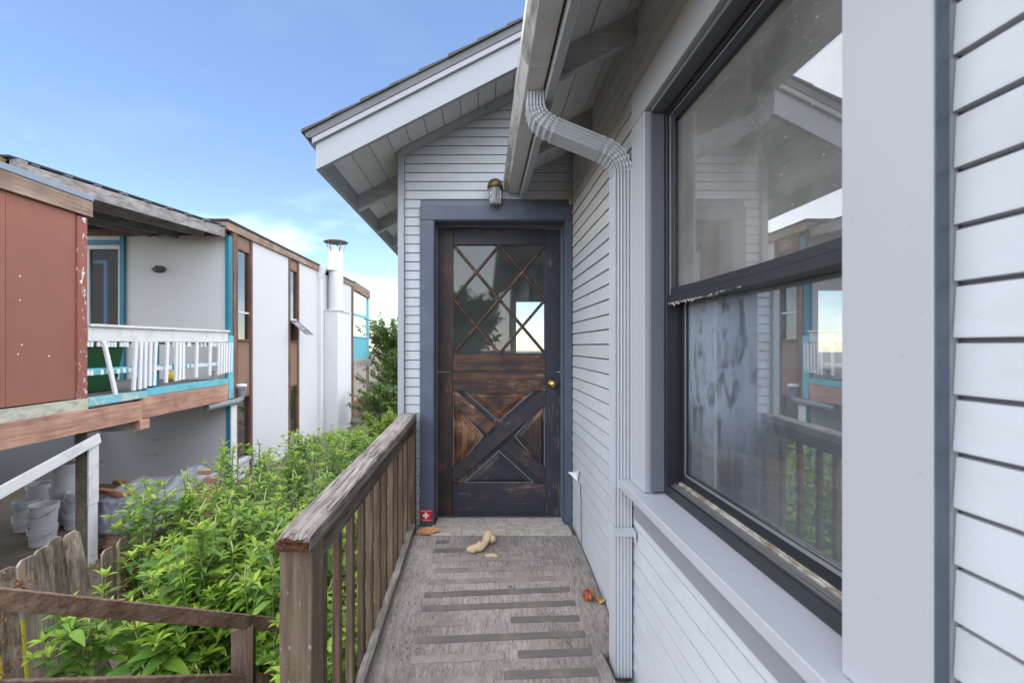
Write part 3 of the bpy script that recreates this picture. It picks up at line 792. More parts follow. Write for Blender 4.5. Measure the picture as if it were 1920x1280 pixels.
# ------------------------------------------------ door frame
df = part('door_frame', house)
YC = 2.943
box('casing', -.4187, -.3264, YC, YW + .011, -1.226, .8365, m_slate, df, .002)
box('casing', .5505, .5955, YC, YW + .011, -1.235, .8365, m_slate, df, .002)
box('head_casing', -.4187, .5955, YC - .002, YW + .011, .8372, .9296, m_slate, df, .002)
box('casing_block', .556, .5950, YC - .003, YC - .0002, -1.262, -1.205, m_jamb, df, .001)
j = MB(); j.box(-.336, -.3215, YC + .006, 3.16, -1.20, .8355); j.box(.5515, .5635, YC + .006, 3.16, -1.20, .8355)
obj('side_jamb', j, m_slate, df, .0015)
box('head_jamb', -.336, .5635, YC + .006, 3.16, .8322, .8368, m_slate, df, .001)
j = MB(); j.box(-.3215, -.3125, 3.055, 3.095, -1.19, .832); j.box(.5425, .5515, 3.055, 3.095, -1.19, .832); j.box(-.3125, .5425, 3.055, 3.095, .823, .832)
obj('door_stop', j, m_jamb, df, .001)

# ------------------------------------------------ dutch door
dr = part('dutch_door', house)
s_ = YD / F
PX = lambda px: (px - 905) * s_
PZ = lambda py: (648 - py) * s_
D0, D1 = YD, YD + .042
def plank(name, x0, x1, y0, y1, m, d=0.0, bev=.0025): return box(name, PX(x0) + .0006, PX(x1) - .0006, D0 + d, D1, PZ(y1) + .0006, PZ(y0) - .0006, m, dr, bev)
plank('stile', 820.5, 850, 429, 696.5, d_stile); plank('stile', 1023, 1051, 430, 696.5, d_dark)
plank('top_rail', 850, 1023, 429, 459, d_rail); plank('middle_rail', 850, 1023, 663, 696.5, d_worn)
plank('stile', 820.5, 848, 698, 967.5, d_stile); plank('stile', 1023, 1051, 698, 966.5, d_dark)
plank('lock_rail', 848, 1023, 698, 733, d_worn); plank('bottom_rail', 848, 1023, 907, 967.5, d_rail)
# glazing: twelve panes in a diamond lattice
cx = [850, 893, 936.5, 980, 1023]; cy = [459, 510, 561, 612, 663]
for i in range(5):
    for jx in range(5):
        if (i + jx) % 2 == 1:
            pts = []
            for a, b in ((i - 1, jx), (i, jx - 1), (i + 1, jx), (i, jx + 1)):
                if 0 <= a <= 4 and 0 <= b <= 4: pts.append((a, b))
            if len(pts) >= 3:
                tl = rng.uniform(-.0006, .0006)
                obj('pane', MB().prism([(PX(cx[a]), D0 + .020 + tl * (k - 1), PZ(cy[b])) for k, (a, b) in enumerate(pts)], (0, .003, 0)), m_pane_door, dr)
def muntin(a, b, off=0.0):
    p, q = Vector((PX(a[0]), 0, PZ(a[1]))), Vector((PX(b[0]), 0, PZ(b[1])))
    d = (q - p).normalized(); nv = Vector((-d.z, 0, d.x)); m = MB()
    y0 = D0 + .003 + off
    prof = [(-.0105, D0 + .030), (-.0105, y0 + .010), (-.004, y0), (.004, y0), (.0105, y0 + .010), (.0105, D0 + .030)]
    m.prism([p + nv * a_ + Vector((0, y, 0)) for a_, y in prof], q - p)
    obj('muntin', m, d_munt, dr)
muntin((850, 459), (1023, 663)); muntin((1023, 459), (850, 663), .0005)
muntin((936.5, 459), (1023, 561), .0008); muntin((850, 561), (936.5, 663), .001)
muntin((936.5, 459), (850, 561), .0012); muntin((1023, 561), (936.5, 663), .0015)
# crossbuck with four raised triangular panels
plank('panel_back', 846, 1025, 731, 909, d_dark, .030, 0)
cxm, cym = 935.5, 818.0
def brace(a, b, m, t0=0, t1=1, w=.088, off=0.0):
    p, q = Vector((PX(a[0]), 0, PZ(a[1]))), Vector((PX(b[0]), 0, PZ(b[1])))
    p, q = p.lerp(q, t0), p.lerp(q, t1)
    d = (q - p).normalized(); nv = Vector((-d.z, 0, d.x)) * w / 2
    o = Vector((0, D0 + .004 + off, 0))
    return MB().prism([p + nv + o, p - nv + o, q - nv + o, q + nv + o], (0, .027, 0))
def clip(mb, name, m, bev):                    # cut the brace square to the panel opening
    o = obj(name, mb, m, dr)
    bm = bmesh.new(); bm.from_mesh(o.data); L = rootloc(dr)
    for co, no in (((PX(848) + .0008, 0, 0), (-1, 0, 0)), ((PX(1023) - .0008, 0, 0), (1, 0, 0)), ((0, 0, PZ(733) - .0008), (0, 0, 1)), ((0, 0, PZ(907) + .0008), (0, 0, -1))):
        r = bmesh.ops.bisect_plane(bm, geom=bm.verts[:] + bm.edges[:] + bm.faces[:], plane_co=Vector(co) - L, plane_no=no, clear_outer=True)
        bmesh.ops.holes_fill(bm, edges=[e for e in bm.edges if e.is_boundary])
    bmesh.ops.bevel(bm, geom=[e for e in bm.edges if len(e.link_faces) == 2 and e.calc_face_angle(0) > .5], offset=bev, segments=2, profile=.5, affect='EDGES', clamp_overlap=True)
    bm.to_mesh(o.data); bm.free()
    return o
clip(brace((836, 904), (1036, 731.5), d_diag), 'brace', d_diag, .0025)
clip(brace((836, 731.5), (1036, 904), d_diagw, 0, .425), 'brace', d_diagw, .0025)
clip(brace((836, 731.5), (1036, 904), d_diag, .575, 1), 'brace', d_diag, .0025)
def raised(tri, m, ins=8.0):
    T = [Vector((x, y)) for x, y in tri]; c = sum(T, Vector((0, 0))) / 3
    inn = [c + (p - c) * 0.66 for p in T]
    mb = MB()
    mb.add([(PX(p.x), D0 + .026, PZ(p.y)) for p in T] + [(PX(p.x), D0 + .018, PZ(p.y)) for p in [c + (q - c) * .74 for q in T]] + [(PX(p.x), D0 + .011, PZ(p.y)) for p in inn],
           [(0, 1, 4, 3), (1, 2, 5, 4), (2, 0, 3, 5), (3, 4, 7, 6), (4, 5, 8, 7), (5, 3, 6, 8), (6, 7, 8)])
    o = obj('raised_panel', mb, m, dr)
    b = MB()
    for k in range(3):                       # pale worn bead round the panel
        p, q = T[k], T[(k + 1) % 3]
        b.beam((PX(p.x), D0 + .019, PZ(p.y)), (PX(q.x), D0 + .019, PZ(q.y)), .006, .006, (0, 1, 0))
    obj('bead', b, m_bead if k != 1 else d_munt, dr)
raised([(871, 734), (1000, 734), (935.5, 790)], d_brn)
raised([(849.5, 752), (849.5, 886), (906, 818)], d_hot)
raised([(1021.5, 752), (1021.5, 886), (966, 818)], d_stile)
raised([(871, 905.5), (1001, 905.5), (935.5, 846)], d_rail)
kb = MB().lathe([(.003, .062), (.010, .061), (.026, .056), (.030, .046), (.027, .036), (.013, .028), (.012, .012), (.030, .008), (.033, 0)], (PX(1036), D0, PZ(719)), '-Y', 28)
kb.lathe([(.002, .0655), (.009, .065), (.011, .061)], (PX(1036), D0, PZ(719)), '-Y', 20)
obj('door_knob', kb, m_brass, dr, smooth=True)
box('threshold', -.322, .5518, 3.06, 3.16, -1.202, -1.196, m_jamb, house, .001)
box('gap_light_strip', -.25, .50, 3.125, 3.135, .8325, .840, m_browntrim, dr, 0)  # brown strip standing in for room light in the gap above the door
# ------------------------------------------------------------------ ramp, tiles, porch railing
RZ = lambda y: -1.19 - 0.095 * (2.78 - y)
RY = lambda py: 1.4541 / ((py - 648) / F + 0.095)
def rp(px, py, dz=0.0):
    y = RY(py); return Vector(((px - 905) * y / F, y, RZ(y) + dz))
ramp = thing('wooden_ramp', 'weathered grey plywood ramp with worn dark grip strips leading up to the dutch door', 'ramp', (0, 1.6, -1.6))
top = [(-.47, .4), (.592, .4), (.592, 1.70), (.512, 1.70), (.500, 1.845), (.592, 1.855), (.590, 2.7795), (-.47, 2.7795)]
b = MB()
nn = len(top)
b.v = [(x, y, RZ(y)) for x, y in top] + [(x, y, RZ(y) - .019) for x, y in top]
b.f = [tuple(range(nn)), tuple(range(2 * nn - 1, nn - 1, -1))] + [(i, (i + 1) % nn, nn + (i + 1) % nn, nn + i) for i in range(nn)]
obj('plywood_sheet', b, m_deck, ramp)
b = MB()
for x in (-.44, .06, .47): b.beam((x, .4, RZ(.4) - .095), (x, 2.9, RZ(2.9) - .095), .04, .14)
obj('joist', b, m_capside, ramp)
Z5 = lambda X, Y: (640 + X / 3.4286, 960 + Y / 3.4286)
strips = [((607, 193), (690, 190), 0), ((1310, 182), (1385, 178), 1), ((593, 248), (790, 243), 0), ((1010, 238), (1385, 232), 1), ((580, 309), (1405, 291), 1), ((600, 376), (1425, 355), 1),
          ((557, 450), (1445, 422), 1), ((533, 533), (1470, 495), 0), ((520, 620), (1505, 583), 0), ((500, 716), (800, 708), 1), ((1090, 692), (1530, 681), 0),
          ((480, 824), (1567, 781), 0), ((450, 950), (1050, 925), 1), ((1135, 914), (1605, 897), 0), ((1045, 1048), (1648, 1026), 0), ((430, 1098), (900, 1082), 1)]
for k, (a, c, faded) in enumerate(strips):
    A, C = rp(*Z5(*a)), rp(*Z5(*c))
    A.z = RZ(A.y); C.z = RZ(C.y)
    n = 14; hw = .0195; m = MB()
    tl, bl = [], []
    for i in range(n + 1):
        p = A.lerp(C, i / n); jit = rng.uniform(-.0014, .0014)
        e = .004 * rng.random() if i in (0, n) else 0
        tl.append((p.x + e, p.y + hw + jit)); bl.append((p.x - e, p.y - hw + rng.uniform(-.0014, .0014)))
    P = bl + tl[::-1]; q = len(P)
    m.v = [(x, y, RZ(y) + .0028) for x, y in P] + [(x, y, RZ(y) + .0004) for x, y in P]
    m.f = [tuple(range(q)), tuple(range(2 * q - 1, q - 1, -1))] + [(i, (i + 1) % q, q + (i + 1) % q, q + i) for i in range(q)]
    obj('grip_strip', m, m_strip2 if faded else m_strip, ramp)
# marbled tiles on the doorstep
tz0, tz1 = -1.2015, -1.1835
r1, r2, r3 = 3.052, 2.930, 2.783
cut1 = [-.312, .013, .165, .545]; cut2 = [-.332, -.135, .152, .565]
for a, c in zip(cut1, cut1[1:]): box('floor_tile', a + .0011, c - .0011, r2 + .0011, r1, tz0, tz1 + rng.uniform(-.0006, .0006), m_tile, ramp, .0008)
for a, c in zip(cut2, cut2[1:]): box('floor_tile', a + .0011, c - .0011, r3, r2 - .0011, tz0, tz1 + rng.uniform(-.0006, .0006), m_tile, ramp, .0008)
b = MB()
for x in (-.30, -.18, -.06, .06, .17, .29, .41, .53): b.lathe([(.004, .0), (.004, .0022), (.001, .003)], (x, r3 + .006, tz1 + .0004), 'Z', 8)
obj('nail_head', b, m_black, ramp)
box('step_base', -.43, .595, r3 + .004, 3.06, -1.40, tz0 - .0005, m_capside, ramp, 0)
box('step_gap_board', .566, .5955, r3, 2.94, -1.212, -1.196, m_capside, ramp, .001)
box('step_gap_board', -.43, -.334, r3, 2.94, -1.212, -1.196, m_deck, ramp, .001)

rail = thing('porch_railing', 'weathered porch railing with a split grey cap rail and thin brown balusters', 'railing', (-.5, 2.0, -1.4))
# cap rail: slightly warped plank with weather relief
ya, yb = 1.188, 2.936
zc = lambda y: -.512 + (y - ya) * .0375
xl = lambda y: -.557 + (y - ya) * .011; xr = lambda y: -.466 + (y - ya) * .015
cap = MB(); ny, nx = 110, 12
def capz(i, jn):
    y = ya + (yb - ya) * i / ny; t = jn / nx; x = xl(y) + (xr(y) - xl(y)) * t
    n1 = mnoise.noise(Vector((x * 70, y * 4, 1))); n2 = mnoise.noise(Vector((x * 160, y * 9, 5)))
    z = zc(y) + .0016 * n1 - max(0, n2 - .25) * .006
    edge = min(t, 1 - t) * .09
    z -= .004 * max(0, 1 - edge / .006) * (1 + .6 * mnoise.noise(Vector((y * 14, t * 3, 2))))
    if i < 5: z -= (.011 if i == 0 else .007 / i) * (0.4 + abs(mnoise.noise(Vector((x * 60, 3, y)))) * 1.6) * (1 - (t > .75) * .7)
    return (x + .0025 * mnoise.noise(Vector((y * 7, t, 4))), y + (0.02 * abs(mnoise.noise(Vector((x * 45, 9, 0)))) if i == 0 else 0), z)
for i in range(ny + 1):
    for jn in range(nx + 1): cap.v.append(capz(i, jn))
W = nx + 1
cap.f = [(i * W + j, i * W + j + 1, (i + 1) * W + j + 1, (i + 1) * W + j) for i in range(ny) for j in range(nx)]
base = len(cap.v)
for i in range(ny + 1):
    y = ya + (yb - ya) * i / ny
    x0, _, _ = cap.v[i * W]; x1, _, _ = cap.v[i * W + nx]
    cap.v += [(x0, y, zc(y) - .041), (x1, y, zc(y) - .041)]
for i in range(ny):
    q = base + i * 2
    cap.f += [(i * W, (i + 1) * W, q + 2, q), (i * W + nx, q + 1, q + 3, (i + 1) * W + nx), (q, q + 2, q + 3, q + 1)]
cap.f += [tuple([base] + list(range(0, W)) + [base + 1]), tuple([base + 2 * ny + 1] + [ny * W + k for k in range(nx, -1, -1)] + [base + 2 * ny])]
co = obj('cap_rail', cap, m_cap, rail, smooth=False)
fb = MB()
for k in range(60):
    x = rng.uniform(xl(ya) + .003, xr(ya) - .003); zt = zc(ya) - rng.uniform(.008, .039)
    L = rng.uniform(.006, .02); wv = rng.uniform(.003, .011)
    fb.box(x - wv, min(x + wv, xr(ya) - .001), ya - L * .30 - .001, ya + .02, zt - rng.uniform(.0012, .0035), zt)
fb.box(xl(ya) + .001, xr(ya) - .001, ya - .0012, ya + .01, zc(ya) - .0405, zc(ya) - .016)
obj('rotten_end', fb, m_rot, co)
# posts
def roughbox(x0, x1, y0, y1, z0, z1, n=18, amp=.0012, seed=0):
    m = MB(); c = .003
    ring = [(x0 + c, y0), (x1 - c, y0), (x1, y0 + c), (x1, y1 - c), (x1 - c, y1), (x0 + c, y1), (x0, y1 - c), (x0, y0 + c)]
    for i in range(n + 1):
        z = z0 + (z1 - z0) * i / n
        for k, (x, y) in enumerate(ring):
            m.v.append((x + amp * mnoise.noise(Vector((k * 3.1 + seed, z * 7, 0))), y + amp * mnoise.noise(Vector((k * 3.1, z * 7, seed + 5))), z))
    for i in range(n):
        for k in range(8): m.f.append((i * 8 + k, i * 8 + (k + 1) % 8, (i + 1) * 8 + (k + 1) % 8, (i + 1) * 8 + k))
    m.f += [tuple(range(7, -1, -1)), tuple(range(n * 8, n * 8 + 8))]
    return m
obj('post', roughbox(-.557, -.4675, 1.2115, 1.301, -2.3, zc(1.21) - .0425), m_post, rail)
obj('post', roughbox(-.529, -.4405, 2.874, 2.939, -2.3, zc(2.9) - .043, seed=3), m_balu, rail)
obj('under_rail', MB().beam((-.488, 1.302, zc(1.302) - .078), (-.470, 2.873, zc(2.873) - .078), .038, .072), m_capside, rail, .002)
ys = [1.389, 1.531, 1.671, 1.821, 1.952, 2.092, 2.232, 2.380, 2.50, 2.648, 2.80]
for k, y in enumerate(ys):
    xx = -.4885 + (y - 1.39) * .010 + rng.uniform(-.002, .002)
    obj('baluster', roughbox(xx - .0285, xx - .001, y - .014, y + .014, RZ(y) - .16, zc(y) - .06, 8, .0015, k * 2), m_balu, rail)
cb = MB()
n = 24
for i in range(n + 1):
    y = 1.32 + (2.87 - 1.32) * i / n; x = -.486 + (y - 1.39) * .010
    dz = .0016 * mnoise.noise(Vector((y * 6, 0, 3)))
    for (a, h) in ((0, -.055), (.036, -.055), (.036, .0245 + dz), (.033, .028 + dz), (.003, .028 - dz), (0, .024)): cb.v.append((x + a + .001 * mnoise.noise(Vector((y * 8, a * 30, 0))), y, RZ(y) + h))
for i in range(n): cb.f += [(i * 6 + k, i * 6 + (k + 1) % 6, i * 6 + 6 + (k + 1) % 6, i * 6 + 6 + k) for k in range(6)]
cb.f += [(5, 4, 3, 2, 1, 0), tuple(n * 6 + k for k in range(6))]
obj('bottom_curb', cb, m_curb, rail)

# lower stair railing in front of the weeds
lr = thing('stair_railing', 'low red-brown wooden stair railing crossing in front of the weeds', 'railing', (-1.3, 2.43, GZ))
U = Vector((.493, 1.05, -.75)); A0 = Vector((-1.69, 1.55, -.885))
ar = lambda t, dz=0.0: A0 + U * t + Vector((0, 0, dz))
obj('top_rail', MB().beam(ar(-.25), ar(1.35), .040, .066), m_low, lr, .003)
obj('post', MB().prism([(-1.345, 2.365, GZ), (-1.245, 2.40, GZ), (-1.275, 2.49, GZ), (-1.375, 2.455, GZ)], (0, 0, 1.225)), m_lowz, lr, .003)
obj('lower_rail', MB().beam(ar(-.2, -.335), ar(.79, -.335), .036, .085), m_low, lr, .003)
obj('lower_rail', MB().beam(ar(.876, -.335), ar(1.3, -.335), .036, .085), m_low, lr, .003)

# ------------------------------------------------------------------ small things on and by the ramp
lamp = thing('wall_lamp', 'jar-style bronze wall lamp with a clear ribbed glass above the dutch door', 'wall lamp', (.08, 2.95, 1.05))
LC = Vector((.0805, 2.895, 0))
obj('lamp_cap', MB().lathe([(.004, 1.088), (.020, 1.087), (.036, 1.078), (.047, 1.055), (.052, 1.034), (.050, 1.030), (.044, 1.034)], (LC.x, LC.y, 0), 'Z', 32), m_bronze, lamp, smooth=True)
rg = MB(); nseg = 48
pr = [(.030, 1.046), (.038, 1.030), (.0395, 1.0), (.0385, .96), (.0375, .932), (.033, .922), (.010, .918)]
for r, h in pr:
    for k in range(nseg):
        t = 2 * math.pi * k / nseg; q = r + (.0013 if k % 4 < 2 else -.0006) * (r > .034); rg.v.append((LC.x + q * math.cos(t), LC.y + q * math.sin(t), h))
rg.f = [(i * nseg + k, i * nseg + (k + 1) % nseg, (i + 1) * nseg + (k + 1) % nseg, (i + 1) * nseg + k) for i in range(len(pr) - 1) for k in range(nseg)] + [tuple((len(pr) - 1) * nseg + k for k in range(nseg))]
obj('glass_jar', rg, m_jar, lamp)
obj('bulb', MB().lathe([(.004, 1.03), (.011, 1.02), (.013, .995), (.010, .975), (.003, .968)], (LC.x, LC.y, 0), 'Z', 16), m_signwhite, lamp, smooth=True)
br = MB(); br.tube([(LC.x + .02, 2.958, 1.045), (LC.x + .018, 2.93, 1.072), (LC.x + .006, 2.90, 1.084)], .009, 8); br.lathe([(.038, -.012), (.034, 0), (.010, .004)], (LC.x + .02, 2.955, 1.045), '-Y', 24)
obj('bracket', br, m_bronze, lamp)

sg = thing('alarm_sign', 'small red alarm sign with a white cross leaning at the foot of the door casing', 'sign', (-.372, 2.93, -1.19))
sx, sy, szc = -.3725, 2.936, -1.125
box('plate', sx - .0385, sx + .0385, sy, sy + .004, szc - .0385, szc + .0385, m_redsign, sg, .001)
cr_ = MB(); cr_.box(sx - .0075 - .004, sx + .0075 - .004, sy - .0012, sy, szc - .020, szc + .021); cr_.box(sx - .0235, sx - .0116, sy - .0012, sy, szc - .0066, szc + .0082); cr_.box(sx + .0036, sx + .0155, sy - .0012, sy, szc - .0066, szc + .0082)
obj('cross', cr_, m_signwhite, sg)
mk = MB()                                              # the small print, too worn to read: short white strokes
for a, w_, h0, h1 in ((-.037, .004, 0, .003), (-.0335, .0035, 0, .0062), (-.029, .004, .0005, .0035), (-.0245, .0045, 0, .0055), (-.0165, .0035, 0, .004), (-.0122, .003, .0005, .006), (-.0085, .0045, .0042, .0062), (-.003, .002, 0, .0045), (.001, .0022, -.001, .003), (.0045, .0035, -.0012, .001), (.011, .0022, 0, .0055), (.015, .0028, .0005, .0062), (.0205, .002, 0, .006), (.026, .004, .0035, .0062), (.0275, .0018, 0, .0035)):
    mk.box(sx + a, sx + a + w_, sy - .0008, sy, szc + .0275 + h0, szc + .0275 + h1)
for k in range(13): mk.box(sx - .0255 + k * .004, sx - .0255 + k * .004 + .0032, sy - .0008, sy, szc - .0315, szc - .0285 + .001 * (k % 2))
obj('lettering', mk, m_signwhite, sg)

def dryleaf(L, W_, bow, n=8, curl=.4):
    m = MB()
    for i in range(n + 1):
        t = i / n; hw = W_ * math.sin(math.pi * min(1, t * .96 + .02)) ** .8
        for k, s in enumerate((-1, -.5, 0, .5, 1)):
            m.v.append((L * (t - .5), hw * s, bow * math.sin(math.pi * t) + curl * hw * abs(s) ** 1.5 + .002 * mnoise.noise(Vector((t * 5, s, L * 90)))))
    m.f = [(i * 5 + k, i * 5 + k + 1, (i + 1) * 5 + k + 1, (i + 1) * 5 + k) for i in range(n) for k in range(4)]
    nv = len(m.v)                                    # give the blade a real thickness
    m.v += [(x, y, z - .0008) for x, y, z in m.v]
    m.f += [tuple(q + nv for q in reversed(f)) for f in m.f]
    return m
def place(mb, loc, rz, rx=0):
    M_ = Matrix.Translation(loc) @ Matrix.Rotation(rz, 4, 'Z') @ Matrix.Rotation(rx, 4, 'X')
    mb.v = [tuple(M_ @ Vector(p)) for p in mb.v]; return mb
lf = place(dryleaf(.150, .030, -.016, curl=.55), (-.345, 2.80, -1.168), R(14), R(22))
single('dry_leaf', lf, m_orleaf, 'long curled orange-brown leaf at the foot of the red sign', 'leaf', (-.345, 2.80, -1.182))
p = rp(1125, 1128)
single('dry_leaf', place(dryleaf(.05, .023, .008), (p.x, p.y, p.z + .006), R(70), R(12)), m_yeleaf, 'small crumpled yellow leaf between the fruit and the house wall', 'leaf', (p.x, p.y, p.z))
p = rp(1103, 1124)
fr_ = MB().blob((p.x, p.y + .0, p.z + .0262), .0275, .05, 1.5, 20, 14, (1, 1, .97))
single('fallen_fruit', fr_, m_fruit, 'small round red and orange fruit lying on the ramp', 'fruit', (p.x, p.y, p.z), smooth=True)
def ginger(path, rad, seed, lumps=()):
    m = MB(); n = 14; P = [Vector(q) for q in path]; c = []
    for i in range(len(P) - 1):
        for k in range(5): c.append((P[i].lerp(P[i + 1], k / 5), rad[i] * (1 - k / 5) + rad[i + 1] * k / 5))
    c.append((P[-1], rad[-1]))
    m.tube([q for q, _ in c], [r for _, r in c], n)
    out = []
    for idx, v in enumerate(m.v):
        q, r = c[min(idx // n, len(c) - 1)]
        d = Vector(v) - q
        out.append(tuple(q + d * (1 + .45 * mnoise.noise(Vector(v) * 34 + Vector((seed, 0, 0))) + .14 * mnoise.noise(Vector(v) * 110))))
    m.v = out
    for (lx, ly, lz, lr_) in lumps: m.blob((lx, ly, lz), lr_, .35, 2.4, 12, 8, off=seed + lx * 10)
    return m
a, c2, d2 = rp(879, 1036), rp(900, 1034), rp(918, 1026)
gz = lambda y, h: RZ(y) + h
gp = [(a.x - .006, a.y, gz(a.y, .021)), (a.x + .02, a.y, gz(a.y, .023)), (c2.x, c2.y + .01, gz(c2.y, .024)), (c2.x + .03, c2.y + .045, gz(c2.y + .04, .026)), (d2.x - .008, d2.y + .055, gz(d2.y, .034)), (d2.x - .006, d2.y + .085, gz(d2.y + .06, .040)), (d2.x - .012, d2.y + .10, gz(d2.y + .08, .044))]
single('ginger_root', ginger(gp, [.012, .021, .022, .020, .029, .025, .010], 3, ((d2.x + .014, d2.y + .050, gz(d2.y, .030), .024), (c2.x - .004, c2.y + .03, gz(c2.y, .034), .015), (a.x + .004, a.y + .004, gz(a.y, .018), .017), (d2.x + .012, d2.y + .085, gz(d2.y + .06, .040), .017), (d2.x - .018, d2.y + .09, gz(d2.y + .07, .046), .013))), m_ginger, 'large knobbly pale ginger root lying on the ramp', 'ginger root', (c2.x, c2.y, c2.z), smooth=True)
p, q = rp(909, 1043), rp(934, 1046)
single('ginger_root', ginger([(p.x, p.y + .004, gz(p.y, .006)), (p.x + .02, p.y - .004, gz(p.y, .008)), (p.x + .045, p.y - .006, gz(p.y, .009)), (q.x, q.y, gz(q.y, .009))], [.005, .009, .011, .007], 8), m_ginger, 'small flat broken piece of ginger beside the large root', 'ginger root', (p.x, p.y, p.z), smooth=True)
single('paper_card', MB().prism([(.5925, 2.72, -.755), (.585, 2.80, -.800), (.550, 2.86, -.815), (.5915, 2.76, -.845)], (.001, .001, 0)), m_paper, 'white paper tag stuck in the corner between door casing and siding', 'tag', (.58, 2.78, -.80))
cb_ = MB().tube([(.5955, 2.70, -.84), (.592, 2.66, -.95), (.5905, 2.655, -1.06), (.5905, 2.65, -1.19)], .0022, 6)
single('thin_cable', cb_, m_rubber, 'thin grey cable running down the siding below the paper tag', 'cable', (.59, 2.66, -1.0))
single('splash_stone', roughbox(.545, .64, 1.55, 1.735, -1.42, -1.318, 4, .006), m_stone, 'white splash stone on the ground under the downspout', 'stone', (.59, 1.65, -1.40))
lt = MB()
for k in range(260):
    y = rng.uniform(1.60, 1.90); x = rng.uniform(.594, .604) if y > 1.74 else rng.uniform(.55, .612)
    lt.v_ = None
    z_ = (-1.315 if y < 1.735 and x < .6 else -1.33 + rng.random() * .10)
    s2 = rng.uniform(.002, .005); o = len(lt.v)
    d = Vector((rng.uniform(-1, 1), rng.uniform(-1, 1), rng.uniform(-.4, .8))).normalized() * s2; e = Vector((rng.uniform(-1, 1), rng.uniform(-1, 1), rng.uniform(-1, 1))).normalized() * s2 * .5
    c0 = Vector((x, y, z_)); lt.v += [tuple(c0 - d), tuple(c0 + e), tuple(c0 + d), tuple(c0 - e)]; lt.f.append((o, o + 1, o + 2, o + 3))
lo = obj('leaf_litter', lt, m_deadleaf, None, kind='stuff')
lt = MB()
for k in range(230):
    cxx, cyy, sp = rng.choice([(-.28, 1.86, .04), (.35, 1.90, .03), (.36, 1.885, .02), (-.40, 2.1, .03), (.30, 2.05, .03), (.33, 2.23, .02), (-.2, 2.25, .10), (.1, 2.3, .3), (.1, 2.0, .35), (.15, 2.27, .01), (.545, 2.76, .02), (-.36, 2.74, .03)])
    x, y = rng.gauss(cxx, sp), rng.gauss(cyy, sp)
    if not (-.43 < x < .50 and 1.5 < y < 2.77): continue
    r = rng.uniform(.0008, .0034); lt.blob((x, y, RZ(y) + r * .6), r, .3, 3, 6, 4, off=k)
obj('soil_crumbs', lt, m_darkhole if False else m_soil, None, kind='stuff')
# ------------------------------------------------------------------ the house next door
XN = -5.0
LZ = -2.86
nb = thing('neighbour_house', 'white panelled house with red-brown and teal trim across the weedy yard', 'house', (-6.5, 9.0, LZ))
# red box over the balcony end
for a, c in ((2.2, 3.42), (3.4205, 4.64), (4.641, 5.44)): box('red_panel', XN - .02 + rng.uniform(0, .003), XN, a + .001, c - .001, -.645, 1.62, m_red, nb, .002)
w = MB(); w.box(-8.2, XN - .021, 2.2, 5.40, -.645, 1.62)
obj('red_box_core', w, m_red, nb)
box('corner_board', XN - .03, XN + .022, 5.441, 5.575, -.66, 1.60, m_peel, nb, .002)
obj('fascia_board', MB().beam((XN + .02, 2.2, 1.70), (XN + .02, 5.63, 1.73), .05, .20), m_fasc, nb, .002)
obj('roof_flashing', MB().beam((XN + .02, 2.2, 1.835), (XN + .02, 5.63, 1.865), .075, .07), m_flash, nb, .002)
box('red_box_roof', -8.2, XN - .03, 2.2, 5.6, 1.63, 1.86, m_tar, nb, 0)
scw = MB()
for yy, zz_ in ((4.78, .75), (4.78, .49), (4.80, .01), (4.76, -.09), (5.10, -.12)): scw.lathe([(.008, 0), (.008, .005), (.003, .007)], (XN, yy, zz_), 'X', 8)
obj('screw_cap', scw, m_signwhite, nb)
# sill bands and the long beam
box('sill_board', XN - .05, XN + .03, 2.2, 5.58, -.80, -.662, m_cream, nb, .002)
box('deck_edge', XN - .10, XN + .035, 5.582, 6.55, -.765, -.662, m_tealpeel, nb, .003)
box('deck_edge', XN - .10, XN + .032, 6.552, 8.73, -.745, -.640, m_aqua, nb, .003)
obj('long_beam', MB().box(XN - .10, XN + .055, 2.2, 6.44, -1.075, -.802), m_beam, nb, .004)
obj('long_beam', MB().box(XN - .10, XN + .050, 6.447, 8.62, -1.06, -.752), m_beam, nb, .004)
box('beam_splice', XN - .08, XN + .065, 6.38, 6.56, -1.21, -1.076, m_beam, nb, .003)
box('cross_beam', -8.0, XN - .03, 6.40, 6.54, -1.24, -1.08, m_low_wall, nb, .002)
box('balcony_floor', -8.2, XN - .101, 5.41, 8.73, -.76, -.665, m_greyd, nb, 0)
# upper recess
box('recess_wall', -7.05, XN - .045, 8.74, 8.90, -.66, 2.16, m_stucco, nb, 0)
box('corner_trim', XN - .044, XN + .030, 8.665, 8.80, -.64, 2.16, m_teal, nb, .002)
box('corner_trim', XN - .006, XN + .040, 8.655, 8.82, -1.04, .20, m_aqua, nb, .002)
box('door_trim', -7.13, -7.045, 8.69, 8.74, -.66, 2.16, m_teal, nb, .002)
box('door_trim', -8.3, -7.13, 8.69, 8.74, 1.985, 2.075, m_teal, nb, .002)
box('lintel_panel', -8.3, -7.13, 8.735, 8.8, 2.076, 2.28, m_stucco, nb, 0)
gd = part('glass_door', nb)
f_ = MB(); f_.box(-8.3, -7.131, 8.71, 8.78, 1.90, 1.984); f_.box(-7.175, -7.131, 8.71, 8.78, -.66, 1.90); f_.box(-7.86, -7.74, 8.71, 8.78, -.66, 1.90)
obj('frame', f_, m_stucco, gd, .002)
box('pane', -7.74, -7.176, 8.745, 8.75, -.66, 1.90, m_pane_hall, gd, 0)
f_ = MB(); f_.box(-7.50, -7.44, 8.76, 8.80, -.66, 1.69); f_.box(-7.74, -7.50, 8.76, 8.80, 1.63, 1.69)
obj('inner_frame', f_, m_blue, gd)
